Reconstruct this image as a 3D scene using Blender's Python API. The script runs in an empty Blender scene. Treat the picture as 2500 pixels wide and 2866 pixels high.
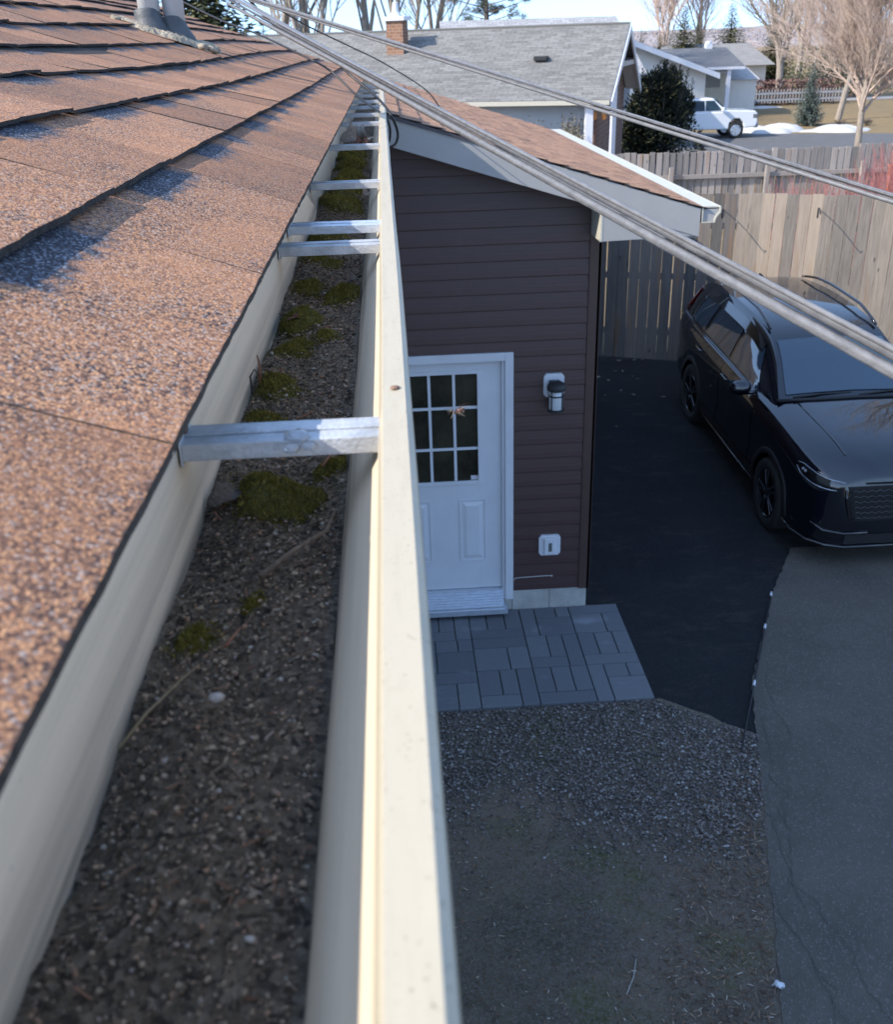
import bpy, bmesh, math, random
import numpy as np
from mathutils import Vector, Matrix
PI = math.pi
R_ = math.radians
CZ = 4.52                 # height of the camera over the low yard; the scene is measured from the camera and lifted at the end
G = -CZ
scene = bpy.context.scene
COL = scene.collection

# ------------------------------------------------------------------ camera
cam_d = bpy.data.cameras.new("camera")
cam = bpy.data.objects.new("camera", cam_d)
COL.objects.link(cam)
scene.camera = cam
def cam_axes(pitch, roll, yaw):
    fw = np.array([math.sin(yaw) * math.cos(pitch), math.cos(yaw) * math.cos(pitch), -math.sin(pitch)])
    r0 = np.array([math.cos(yaw), -math.sin(yaw), 0.0])
    u0 = np.cross(r0, fw)
    r = math.cos(roll) * r0 + math.sin(roll) * u0
    u = -math.sin(roll) * r0 + math.cos(roll) * u0
    return r, u, fw
cr, cu, cf = cam_axes(R_(25.683), R_(-1.795), R_(2.6125))
cam.matrix_world = Matrix(((cr[0], cu[0], -cf[0], 0), (cr[1], cu[1], -cf[1], 0), (cr[2], cu[2], -cf[2], 0), (0, 0, 0, 1)))
cam_d.sensor_fit = 'VERTICAL'
cam_d.sensor_height = 24.0
cam_d.lens = 24.0 * 2734.4 / 2866.0
cam_d.clip_start = 0.02
cam_d.clip_end = 3000.0
cam_d.dof.use_dof = True
cam_d.dof.focus_distance = 1.5
cam_d.dof.aperture_fstop = 10.0

# ------------------------------------------------------------------ light
SUN_TO = Vector((-1.0, -0.325, 0.78)).normalized()
sun_el = math.asin(SUN_TO.z)
sun_az = math.atan2(SUN_TO.x, SUN_TO.y)
world = bpy.data.worlds.new("World")
scene.world = world
world.use_nodes = True
wn = world.node_tree.nodes
sky = wn.new("ShaderNodeTexSky")
sky.sky_type = 'NISHITA'
sky.sun_disc = False
sky.sun_elevation = sun_el
sky.sun_rotation = sun_az
sky.air_density = 1.0
sky.dust_density = 0.45
sky.ozone_density = 1.2
wtc = wn.new("ShaderNodeTexCoord")          # look the sky colour up a little above the horizon band, where the clear day is blue
wadd = wn.new("ShaderNodeVectorMath"); wadd.operation = 'ADD'; wadd.inputs[1].default_value = (0, 0, 0.24)
wnrm = wn.new("ShaderNodeVectorMath"); wnrm.operation = 'NORMALIZE'
world.node_tree.links.new(wtc.outputs['Generated'], wadd.inputs[0])
world.node_tree.links.new(wadd.outputs[0], wnrm.inputs[0])
world.node_tree.links.new(wnrm.outputs[0], sky.inputs['Vector'])
world.node_tree.links.new(sky.outputs[0], wn["Background"].inputs[0])
wn["Background"].inputs[1].default_value = 0.15
sun_d = bpy.data.lights.new("sun", 'SUN')
sun_d.energy = 2.15
sun_d.angle = R_(0.53)
sun_d.color = (1.0, 0.93, 0.82)
sun = bpy.data.objects.new("sun", sun_d)
COL.objects.link(sun)
sun.rotation_euler = (-SUN_TO).to_track_quat('-Z', 'Y').to_euler()
scene.view_settings.view_transform = 'Standard'
scene.view_settings.look = 'None'
scene.view_settings.exposure = 1.7
scene.view_settings.gamma = 1.0

# ------------------------------------------------------------------ helpers
class MB:
    def __init__(s):
        s.v = []; s.f = []; s.m = []; s.uv = []; s.col = []
    def add(s, vs, fs, mi=0):
        o = len(s.v)
        s.v.extend([tuple(map(float, p)) for p in vs])
        for f in fs:
            s.f.append(tuple(o + i for i in f)); s.m.append(mi)
    def box(s, x0, x1, y0, y1, z0, z1, mi=0):
        s.add([(x0,y0,z0),(x1,y0,z0),(x1,y1,z0),(x0,y1,z0),(x0,y0,z1),(x1,y0,z1),(x1,y1,z1),(x0,y1,z1)],
              [(0,3,2,1),(4,5,6,7),(0,1,5,4),(1,2,6,5),(2,3,7,6),(3,0,4,7)], mi)
    def hexa(s, p, mi=0):
        s.add(p, [(0,3,2,1),(4,5,6,7),(0,1,5,4),(1,2,6,5),(2,3,7,6),(3,0,4,7)], mi)
    def obox(s, c, size, M=None, mi=0):
        hx, hy, hz = size[0]/2, size[1]/2, size[2]/2
        M = M or Matrix.Identity(3); c = Vector(c)
        s.hexa([c + M @ Vector(q) for q in ((-hx,-hy,-hz),(hx,-hy,-hz),(hx,hy,-hz),(-hx,hy,-hz),(-hx,-hy,hz),(hx,-hy,hz),(hx,hy,hz),(-hx,hy,hz))], mi)
    def tube(s, pts, rad, n=8, mi=0, cap=True):
        pts = [Vector(p) for p in pts]
        if not hasattr(rad, '__len__'): rad = [rad] * len(pts)
        o = len(s.v); up = None
        for i, p in enumerate(pts):
            a = pts[max(i-1, 0)]; b = pts[min(i+1, len(pts)-1)]
            t = (b - a)
            t = t.normalized() if t.length > 1e-9 else Vector((0,0,1))
            if up is None:
                up = t.orthogonal().normalized()
            up = (up - t * up.dot(t))
            up = up.normalized() if up.length > 1e-6 else t.orthogonal().normalized()
            w = t.cross(up)
            for k in range(n):
                a_ = 2*PI*k/n
                q = p + (up*math.cos(a_) + w*math.sin(a_)) * rad[i]
                s.v.append((q.x, q.y, q.z))
        for i in range(len(pts)-1):
            for k in range(n):
                k2 = (k+1) % n
                s.f.append((o+i*n+k, o+i*n+k2, o+(i+1)*n+k2, o+(i+1)*n+k)); s.m.append(mi)
        if cap:
            s.f.append(tuple(o+k for k in range(n))[::-1]); s.m.append(mi)
            e = o+(len(pts)-1)*n
            s.f.append(tuple(e+k for k in range(n))); s.m.append(mi)
    def prism(s, poly, axis, a0, a1, mi=0):
        n = len(poly)
        def P(q, a):
            return (a, q[0], q[1]) if axis == 'x' else ((q[0], a, q[1]) if axis == 'y' else (q[0], q[1], a))
        vs = [P(q, a0) for q in poly] + [P(q, a1) for q in poly]
        fs = [tuple(range(n))[::-1], tuple(range(n, 2*n))] + [(i, (i+1) % n, n+(i+1) % n, n+i) for i in range(n)]
        s.add(vs, fs, mi)
    def lathe(s, prof, c, M=None, n=16, mi=0, caps=True):
        M = M or Matrix.Identity(3); c = Vector(c); o = len(s.v)
        for r, h in prof:
            for k in range(n):
                a = 2*PI*k/n
                q = c + M @ Vector((r*math.cos(a), r*math.sin(a), h))
                s.v.append((q.x, q.y, q.z))
        for i in range(len(prof)-1):
            for k in range(n):
                k2 = (k+1) % n
                s.f.append((o+i*n+k, o+i*n+k2, o+(i+1)*n+k2, o+(i+1)*n+k)); s.m.append(mi)
        if not caps: return
        s.f.append(tuple(o+k for k in range(n))[::-1]); s.m.append(mi)
        e = o+(len(prof)-1)*n
        s.f.append(tuple(e+k for k in range(n))); s.m.append(mi)
    def grid(s, fn, nu, nv, mi=0):
        o = len(s.v)
        for i in range(nu+1):
            for j in range(nv+1):
                s.v.append(tuple(map(float, fn(i/nu, j/nv))))
        for i in range(nu):
            for j in range(nv):
                a = o+i*(nv+1)+j
                s.f.append((a, a+nv+1, a+nv+2, a+1)); s.m.append(mi)
    def build(s, name, mats, parent=None, smooth=False, bevel=0, local=False, recalc=False):
        me = bpy.data.meshes.new(name)
        off = (0, 0, 0)
        if parent is not None and not local:
            p = parent; off = [0, 0, 0]
            while p is not None:
                off = [off[i] + p.location[i] for i in range(3)]; p = p.parent
        vs = s.v if off == (0, 0, 0) else [(a-off[0], b-off[1], c-off[2]) for a, b, c in s.v]
        me.from_pydata(vs, [], s.f)
        if not isinstance(mats, (list, tuple)): mats = [mats]
        for m_ in mats: me.materials.append(m_)
        if len(mats) > 1: me.polygons.foreach_set('material_index', s.m)
        if smooth: me.polygons.foreach_set('use_smooth', [True]*len(s.f))
        if s.uv:
            s.uv += [(0.0, 0.0)]*(len(s.v)-len(s.uv))
            uvl = me.uv_layers.new(name='UVMap')
            li = np.zeros(len(me.loops), dtype=np.int32); me.loops.foreach_get('vertex_index', li)
            uvl.data.foreach_set('uv', np.array(s.uv, dtype=np.float32)[li].ravel())
        if s.col:
            ca = me.attributes.new('tone', 'FLOAT_COLOR', 'POINT')
            ca.data.foreach_set('color', np.array(s.col, dtype=np.float32).ravel())
        if recalc:
            bm = bmesh.new(); bm.from_mesh(me); bmesh.ops.recalc_face_normals(bm, faces=bm.faces); bm.to_mesh(me); bm.free()
        me.update()
        o = bpy.data.objects.new(name, me); COL.objects.link(o)
        if parent is not None: o.parent = parent
        if bevel:
            b = o.modifiers.new('bevel', 'BEVEL'); b.width = bevel; b.segments = 2; b.limit_method = 'ANGLE'; b.angle_limit = R_(40)
        return o

def tag(o, label, cat, group=None, kind=None):
    o['label'] = label; o['category'] = cat
    if group: o['group'] = group
    if kind: o['kind'] = kind
    return o
def thing(name, label, cat, loc=(0,0,0), rot=(0,0,0), group=None):
    o = bpy.data.objects.new(name, None); COL.objects.link(o)
    o.location = loc; o.rotation_euler = rot; o.empty_display_size = .1
    return tag(o, label, cat, group)
def struct(o):
    o['kind'] = 'structure'; return o
def copy_tree(o, parent=None):
    c = o.copy(); COL.objects.link(c)
    if parent is not None: c.parent = parent
    for ch in list(o.children): copy_tree(ch, c)
    return c
def rotz(a): return Matrix.Rotation(a, 3, 'Z')
def gy(y):                 # the driveway climbs a little towards the fence
    return G + 0.05*min(max(0.0, y-8.3), 5.6)

# ------------------------------------------------------------------ materials
def mat(name, base=(.5,.5,.5), rough=.6, metal=0.0, spec=.5, coat=0.0, var=0.0, vscale=8.0, bump=0.0, bscale=60.0, var2=None, coords='Object', stretch=None, trans=0.0):
    m = bpy.data.materials.new(name); m.use_nodes = True
    nt = m.node_tree; b = nt.nodes['Principled BSDF']; L = nt.links
    b.inputs['Base Color'].default_value = (*base, 1); b.inputs['Roughness'].default_value = rough
    b.inputs['Metallic'].default_value = metal; b.inputs['Specular IOR Level'].default_value = spec
    if coat: b.inputs['Coat Weight'].default_value = coat; b.inputs['Coat Roughness'].default_value = .03
    if trans: b.inputs['Transmission Weight'].default_value = trans
    tc = nt.nodes.new('ShaderNodeTexCoord'); out = tc.outputs[coords]
    if stretch:
        mp = nt.nodes.new('ShaderNodeMapping'); mp.inputs['Scale'].default_value = stretch
        L.new(out, mp.inputs[0]); out = mp.outputs[0]
    if var:
        n = nt.nodes.new('ShaderNodeTexNoise'); n.inputs['Scale'].default_value = vscale; n.inputs['Detail'].default_value = 6; n.inputs['Roughness'].default_value = .65
        L.new(out, n.inputs['Vector'])
        r = nt.nodes.new('ShaderNodeMapRange'); r.inputs[1].default_value = .3; r.inputs[2].default_value = .7
        L.new(n.outputs[0], r.inputs[0])
        mx = nt.nodes.new('ShaderNodeMix'); mx.data_type = 'RGBA'
        mx.inputs[6].default_value = (*[c*(1-var) for c in base], 1)
        mx.inputs[7].default_value = (*(var2 or [min(1, c*(1+var*.7)) for c in base]), 1)
        L.new(r.outputs[0], mx.inputs[0]); L.new(mx.outputs[2], b.inputs['Base Color'])
    if bump:
        n2 = nt.nodes.new('ShaderNodeTexNoise'); n2.inputs['Scale'].default_value = bscale; n2.inputs['Detail'].default_value = 4
        L.new(out, n2.inputs['Vector'])
        bp = nt.nodes.new('ShaderNodeBump'); bp.inputs['Strength'].default_value = bump; bp.inputs['Distance'].default_value = .02
        L.new(n2.outputs[0], bp.inputs['Height']); L.new(bp.outputs[0], b.inputs['Normal'])
    return m
class NT:                   # small helper for hand-wired materials
    def __init__(s, name):
        s.m = bpy.data.materials.new(name); s.m.use_nodes = True
        s.t = s.m.node_tree; s.b = s.t.nodes['Principled BSDF']
    def n(s, kind, **kw):
        x = s.t.nodes.new('ShaderNode'+kind)
        for k, v in kw.items(): setattr(x, k, v)
        return x
    def l(s, a, b): s.t.links.new(a, b)
    def tex(s, kind, vec, scale, **kw):
        x = s.n('Tex'+kind); x.inputs['Scale'].default_value = scale
        for k, v in kw.items(): x.inputs[k].default_value = v
        if vec is not None: s.l(vec, x.inputs['Vector'])
        return x
    def ramp(s, fac, stops, const=False):
        r = s.n('ValToRGB'); cr_ = r.color_ramp
        if const: cr_.interpolation = 'CONSTANT'
        while len(cr_.elements) < len(stops): cr_.elements.new(.5)
        for e, (p, c) in zip(cr_.elements, stops):
            e.position = p; e.color = (*c, 1) if len(c) == 3 else c
        s.l(fac, r.inputs[0]); return r.outputs[0]
    def mix(s, fac, a, b, mode='MIX'):
        x = s.n('Mix'); x.data_type = 'RGBA'; x.blend_type = mode
        for i, q in ((0, fac), (6, a), (7, b)):
            if isinstance(q, (int, float)): x.inputs[i].default_value = q
            elif isinstance(q, tuple): x.inputs[i].default_value = (*q, 1)
            else: s.l(q, x.inputs[i])
        return x.outputs[2]
    def math(s, op, a, b=None, c=None):
        x = s.n('Math'); x.operation = op
        for i, q in enumerate((a, b, c)):
            if q is None: continue
            if isinstance(q, (int, float)): x.inputs[i].default_value = q
            else: s.l(q, x.inputs[i])
        return x.outputs[0]
    def rng(s, v, a, b, c=0.0, d=1.0):
        x = s.n('MapRange'); 
        for i, q in enumerate((a, b, c, d)): x.inputs[i+1].default_value = q
        s.l(v, x.inputs[0]); return x.outputs[0]
    def bump(s, h, strength, dist):
        x = s.n('Bump'); x.inputs['Strength'].default_value = strength; x.inputs['Distance'].default_value = dist
        s.l(h, x.inputs['Height']); s.l(x.outputs[0], s.b.inputs['Normal'])
    def coord(s, which='Object', scale=None):
        o = s.n('TexCoord').outputs[which]
        if scale:
            mp = s.n('Mapping'); mp.inputs['Scale'].default_value = scale; s.l(o, mp.inputs[0]); o = mp.outputs[0]
        return o

def shingle_mat(name, pal, dark, gscale, patch, bumpd, attr=True):
    """asphalt granules: a cell mosaic of mixed stone colours over a per-tab blend (attribute tone) and a band of dark granules and painted tab shadow (UV)"""
    t = NT(name); co = t.coord()
    vo = t.tex('Voronoi', co, gscale)
    sep = t.n('SeparateColor'); t.l(vo.outputs['Color'], sep.inputs[0])
    gran = t.ramp(sep.outputs[0], [(0, pal[0]), (.17, pal[0]), (.27, pal[1]), (.42, pal[2]), (.64, pal[3]), (.8, pal[4]), (1, pal[5])])
    gran = t.mix(t.rng(vo.outputs['Distance'], .36, .66, 0, .55), gran, pal[0])
    big = t.tex('Noise', co, 9.0, Detail=5.0)
    gran = t.mix(t.rng(big.outputs[0], .35, .7, 0, .45), gran, pal[2])
    if attr:
        a = t.n('Attribute'); a.attribute_name = 'tone'
        sa = t.n('SeparateColor'); t.l(a.outputs['Color'], sa.inputs[0])
        gran = t.mix(t.math('MULTIPLY', sa.outputs[0], .55), gran, t.mix(.5, gran, pal[1]))
        gran = t.mix(t.math('MULTIPLY', sa.outputs[1], .5), gran, t.mix(.6, gran, dark[0]))
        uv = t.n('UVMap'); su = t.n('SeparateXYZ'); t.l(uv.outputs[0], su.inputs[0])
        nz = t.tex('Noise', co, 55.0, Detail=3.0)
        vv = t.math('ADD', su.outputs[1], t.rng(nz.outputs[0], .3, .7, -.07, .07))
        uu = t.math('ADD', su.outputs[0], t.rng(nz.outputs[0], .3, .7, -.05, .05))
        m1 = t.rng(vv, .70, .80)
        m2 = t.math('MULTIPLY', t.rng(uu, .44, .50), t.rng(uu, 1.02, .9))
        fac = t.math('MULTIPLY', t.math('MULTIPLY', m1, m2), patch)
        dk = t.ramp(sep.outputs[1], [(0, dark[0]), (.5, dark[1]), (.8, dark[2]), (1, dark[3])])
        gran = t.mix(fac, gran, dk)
    t.l(gran, t.b.inputs['Base Color'])
    t.b.inputs['Roughness'].default_value = .9; t.b.inputs['Specular IOR Level'].default_value = .25
    if bumpd:
        h = t.math('MULTIPLY', t.rng(vo.outputs['Distance'], 0, .6, 1, 0), 1.0)
        t.bump(h, 1.0, bumpd)
    return t.m

def island_mat(name, stops, rough=.8, bumpv=0):
    t = NT(name); g = t.n('NewGeometry')
    t.l(t.ramp(g.outputs['Random Per Island'], stops), t.b.inputs['Base Color'])
    t.b.inputs['Roughness'].default_value = rough; t.b.inputs['Specular IOR Level'].default_value = .3
    return t.m

def asphalt_mat(name, a, b_, gs, stones):
    t = NT(name); co = t.coord()
    n1 = t.tex('Noise', co, 1.3, Detail=6.0, Roughness=.7); vo = t.tex('Voronoi', co, gs)
    sp = t.n('SeparateColor'); t.l(vo.outputs['Color'], sp.inputs[0])
    c = t.mix(t.rng(n1.outputs[0], .35, .68), a, b_)
    c = t.mix(t.rng(sp.outputs[0], .86, .98, 0, .8), c, stones); n3 = t.tex('Noise', co, 26.0, Detail=8.0, Roughness=.8); c = t.mix(t.rng(n3.outputs[0], .3, .7, 0, .4), c, tuple(q*.55 for q in a))
    if name == 'new_asphalt_skin':     # dusty foot and tyre scuffs
        s2 = t.tex('Noise', t.coord('Object', (1.8, 4.2, 1)), 1.4, Detail=7.0, Roughness=.75)
        c = t.mix(t.rng(s2.outputs[0], .54, .66, 0, .55), c, (.05, .044, .04))
    t.l(c, t.b.inputs['Base Color']); t.b.inputs['Roughness'].default_value = .85; t.b.inputs['Specular IOR Level'].default_value = .25
    t.bump(t.math('ADD', vo.outputs['Distance'], n1.outputs[0]), .6, .008)
    return t.m

def wood_fence_mat(name, light, dark_, brown):
    t = NT(name); co = t.coord()
    g = t.n('NewGeometry'); rp = g.outputs['Random Per Island']
    grain = t.tex('Noise', t.coord('Object', (26, 26, 1.6)), 1.6, Detail=8.0, Roughness=.7)
    c = t.mix(t.rng(grain.outputs[0], .3, .72), dark_, light)
    c = t.mix(t.rng(rp, .0, 1.0, 0, .5), c, brown)
    st = t.tex('Noise', t.coord('Object', (6, 6, .7)), 1.1, Detail=4.0)
    c = t.mix(t.rng(st.outputs[0], .58, .74, 0, .6), c, (.26, .13, .05))
    kn = t.tex('Voronoi', t.coord('Object', (6, 6, 2.2)), 1.0)
    c = t.mix(t.rng(kn.outputs['Distance'], .06, .1, .8, 0), c, (.04, .03, .025))
    sh = t.n('HueSaturation'); t.l(c, sh.inputs['Color']); t.l(t.rng(rp, 0, 1, .6, 1.25), sh.inputs['Value'])
    t.l(sh.outputs[0], t.b.inputs['Base Color']); t.b.inputs['Roughness'].default_value = .85
    t.bump(grain.outputs[0], .5, .006)
    return t.m
rnd = random.Random(7)
# ------------------------------------------------------------------ shared materials
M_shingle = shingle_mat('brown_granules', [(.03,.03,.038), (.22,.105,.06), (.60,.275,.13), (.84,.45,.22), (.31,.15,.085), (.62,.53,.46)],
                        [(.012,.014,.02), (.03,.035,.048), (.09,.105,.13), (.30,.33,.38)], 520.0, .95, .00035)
M_shingle_far = shingle_mat('brown_granules_garage', [(.10,.065,.05), (.32,.165,.10), (.60,.32,.185), (.70,.39,.225), (.45,.245,.15), (.60,.42,.29)],
                        [(.02,.02,.025), (.05,.05,.06), (.1,.1,.12), (.2,.2,.21)], 170.0, .45, .002)
M_tar = mat('shingle_cut_edge', (.05,.043,.038), .95, var=.75, vscale=200, bump=.6, bscale=400)
def gutter_mat():
    t = NT('cream_gutter_paint'); co = t.coord()
    n = t.tex('Noise', t.coord('Object', (22, .7, 30)), 2.0, Detail=7.0, Roughness=.7)
    sp = t.tex('Noise', co, 260.0, Detail=2.0)
    c = t.mix(t.rng(n.outputs[0], .42, .72, 0, .55), (.74,.62,.46), (.47,.38,.26))
    z = t.n('SeparateXYZ'); t.l(t.n('NewGeometry').outputs['Position'], z.inputs[0])
    low = t.rng(z.outputs[2], CZ-.250, CZ-.292)                       # grime line left by standing water at the foot of the trough
    st = t.tex('Noise', t.coord('Object', (16, .9, 26)), 2.0, Detail=6.0)
    c = t.mix(t.math('MULTIPLY', low, t.rng(st.outputs[0], .35, .6, 0, .85)), c, (.12,.115,.10))
    c = t.mix(t.rng(sp.outputs[0], .68, .75, 0, .35), c, (.3,.26,.2))
    t.l(c, t.b.inputs['Base Color']); t.b.inputs['Roughness'].default_value = .42
    return t.m
M_gutter = gutter_mat()
def rim_mat():
    t = NT('cream_gutter_rim'); co = t.coord()
    n = t.tex('Noise', t.coord('Object', (60, 5, 60)), 2.0, Detail=7.0, Roughness=.75); sp = t.tex('Noise', co, 420.0, Detail=2.0); st = t.tex('Noise', t.coord('Object', (40, 55, 40)), 1.0, Detail=4.0)
    c = t.mix(t.rng(n.outputs[0], .48, .74, 0, .5), (.43,.38,.285), (.33,.28,.20))
    c = t.mix(t.rng(sp.outputs[0], .66, .72, 0, .6), c, (.20,.16,.11)); c = t.mix(t.rng(st.outputs[0], .66, .78, 0, .35), c, (.28,.24,.18))
    t.l(c, t.b.inputs['Base Color']); t.b.inputs['Roughness'].default_value = .5
    t.bump(t.tex('Noise', t.coord('Object', (14, 14, 14)), 1.6, Detail=3.0).outputs[0], .10, .01)
    return t.m
M_rim = rim_mat()
M_galv = mat('galvanised_strap', (.46,.47,.48), .5, metal=.2, var=.3, vscale=40, bump=.15, bscale=300)
M_galv2 = mat('bright_aluminium_strap', (.66,.70,.76), .3, metal=.5, var=.12, vscale=60, bump=.1, bscale=200)
M_black = mat('black_rubber', (.018,.018,.02), .55)
M_boot = mat('grey_rubber_boot', (.075,.08,.085), .55, var=.3, vscale=14, bump=.1, bscale=90)
M_pipe = mat('white_vent_pipe', (.55,.57,.58), .4, metal=.25, var=.15, vscale=9)
M_mastic = mat('lumpy_mastic', (.36,.31,.235), .8, var=.45, vscale=30, bump=.8, bscale=90)
M_siding = mat('brown_vinyl_siding', (.062,.030,.028), .42, var=.12, vscale=5, bump=.06, bscale=40, stretch=(1, 1, 14))
M_trimb = mat('brown_corner_post', (.075,.043,.036), .42, var=.1, vscale=6)
M_white = mat('white_door_paint', (.64,.65,.68), .35, var=.05, vscale=4, bump=.02, bscale=60)
M_beige = mat('beige_fascia_metal', (.345,.335,.325), .4, var=.06, vscale=5)
M_cream = mat('cream_trim', (.50,.475,.40), .4, var=.06, vscale=9)
M_dgl = mat('dark_door_glass', (.014,.013,.010), .03, spec=.6, var=.8, vscale=2.3, var2=(.05,.045,.03))
M_alu = mat('ribbed_aluminium', (.62,.66,.72), .35, metal=.6, var=.1, vscale=20)
M_conc = mat('foundation_concrete', (.42,.41,.38), .85, var=.2, vscale=7, bump=.3, bscale=70)
M_dark = mat('dark_interior', (.02,.02,.022), .8)
M_wall = mat('house_wall_siding', (.55,.53,.48), .6, var=.05, vscale=5)

# ------------------------------------------------------------------ ground and paving
def ground_h(x, y):
    h = G - .03
    if 8.3 < y < 14.2: h = gy(y) - .03
    elif 14.2 <= y < 20: h = gy(14.2) - .03 - .28*(y-14.2)/5.8
    if y > 90: h -= (y-90)*.006
    return h
def ground_mat():
    t = NT('late_winter_lawn'); co = t.coord()
    n1 = t.tex('Noise', co, .12, Detail=8.0, Roughness=.6); n2 = t.tex('Noise', co, 3.0, Detail=8.0, Roughness=.75)
    n3 = t.tex('Noise', co, 40.0, Detail=4.0, Roughness=.7)
    c = t.mix(t.rng(n1.outputs[0], .38, .62), (.27,.19,.105), (.22,.17,.10))
    c = t.mix(t.rng(n2.outputs[0], .42, .66, 0, .6), c, (.36,.27,.16))
    c = t.mix(t.rng(n3.outputs[0], .3, .7, 0, .5), c, (.12,.09,.045))
    t.l(c, t.b.inputs['Base Color']); t.b.inputs['Roughness'].default_value = .95; t.b.inputs['Specular IOR Level'].default_value = .1
    t.bump(n3.outputs[0], .5, .05)
    return t.m
xs = [-600,-300,-150,-80,-40,-20,-10,-4,0,4,8,12,16,20,30,45,70,110,170,300,600]
ys = [-60,-20,-6,0,4,8.3,9.5,11,12.5,13.9,14.2,16,18,20,24,30,40,50,60,75,90,130,200,300,420,600]
gb = MB()
for y in ys:
    for x in xs: gb.v.append((x, y, ground_h(x, y)))
for j in range(len(ys)-1):
    for i in range(len(xs)-1):
        a = j*len(xs)+i; gb.f.append((a, a+1, a+1+len(xs), a+len(xs))); gb.m.append(0)
ground = struct(gb.build('ground', ground_mat()))

def sheet(name, poly, mats, h=None, dz=0.0, step=.12, jit=.0, seed=1):
    """a flat sheet with a slightly ragged outline"""
    r = random.Random(seed); out = []
    for i, p in enumerate(poly):
        q = poly[(i+1) % len(poly)]; L = math.hypot(q[0]-p[0], q[1]-p[1]); n = max(1, int(L/step)) if jit else 1
        n = min(n, 90)
        for k in range(n):
            f = k/n; x = p[0]+(q[0]-p[0])*f; y = p[1]+(q[1]-p[1])*f
            if k: x += r.uniform(-jit, jit); y += r.uniform(-jit, jit)
            out.append((x, y))
    bm = bmesh.new()
    bm.faces.new([bm.verts.new((x, y, (h(y) if h else G)+dz)) for x, y in out])
    bmesh.ops.triangulate(bm, faces=bm.faces)
    me = bpy.data.meshes.new(name); bm.to_mesh(me); bm.free()
    for m_ in (mats if isinstance(mats, list) else [mats]): me.materials.append(m_)
    o = bpy.data.objects.new(name, me); COL.objects.link(o); return struct(o)
M_newasph = asphalt_mat('new_asphalt_skin', (.014,.015,.018), (.022,.023,.026), 160.0, (.05,.05,.055))
M_oldasph = asphalt_mat('old_asphalt_skin', (.102,.091,.078), (.146,.129,.108), 110.0, (.21,.20,.185))
new1 = sheet('driveway', [(1.55,5.2),(9.0,5.2),(9.0,8.3),(1.55,8.3)], M_newasph, dz=0.0)
nb = MB()
nb.grid(lambda a, b: (1.55+a*9.5, 8.3+b*5.62, gy(8.3+b*5.62)), 4, 12)
struct(nb.build('driveway', M_newasph))
seam = [(1.25,.4),(1.42,2.0),(1.77,3.24),(2.19,4.66),(2.42,5.47),(2.6,6.08),(3.21,7.33),(3.70,8.18)]
old = sheet('road', seam+[(14,8.25),(14,-4),(.9,-4)], M_oldasph, dz=.006, jit=.012, step=.07)
# cracks in the old asphalt: thin crooked dark lines
cb = MB(); rc = random.Random(3)
for sx, sy, n, da in ((2.02,3.2,34,-.1),(2.16,3.9,22,-.12),(2.32,3.2,44,.0),(2.30,4.6,26,-.15),(2.52,5.2,24,-.2),(2.1,2.7,20,.05)):
    x, y = sx, sy; a = PI/2-da; pts = []
    for k in range(n):
        pts.append((x, y)); a = PI/2+da*.9+rc.uniform(-.75, .75); st_ = rc.uniform(.02, .075); x += st_*math.cos(a); y += st_*math.sin(a)
    for k in range(n-1):
        w = rc.uniform(.0008, .0032); (x0, y0), (x1, y1) = pts[k], pts[k+1]
        cb.add([(x0-w,y0,G+.011),(x0+w,y0,G+.011),(x1+w,y1,G+.011),(x1-w,y1,G+.011)], [(0,1,2,3)])
struct(cb.build('road_crack', mat('crack_line', (.078,.071,.062), .9)))
def soil_mat():
    t = NT('damp_soil'); co = t.coord()
    n1 = t.tex('Noise', co, 1.1, Detail=8.0, Roughness=.7); n2 = t.tex('Noise', co, 45.0, Detail=6.0, Roughness=.75)
    n4 = t.tex('Noise', co, 2.3, Detail=5.0); n5 = t.tex('Voronoi', co, 120.0)
    c = t.mix(t.rng(n1.outputs[0], .36, .64), (.105,.089,.074), (.24,.178,.128))
    c = t.mix(t.rng(n4.outputs[0], .54, .68, 0, .75), c, (.115,.12,.045))
    c = t.mix(t.rng(n2.outputs[0], .42, .62, 0, .75), c, (.22,.19,.155))
    s = t.n('SeparateColor'); t.l(n5.outputs['Color'], s.inputs[0])
    c = t.mix(t.rng(s.outputs[0], .9, .95, 0, .7), c, (.25,.235,.22))
    t.l(c, t.b.inputs['Base Color']); t.b.inputs['Roughness'].default_value = .95; t.b.inputs['Specular IOR Level'].default_value = .15
    t.bump(n2.outputs[0], .9, .03)
    return t.m
soil = sheet('soil', [(-1.5,-3),(.95,-3),(1.27,.4),(1.44,2.0),(1.79,3.24),(2.21,4.66),(2.43,5.46),(1.85,5.95),(-1.5,5.95)], soil_mat(), dz=.002, jit=.015)
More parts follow.
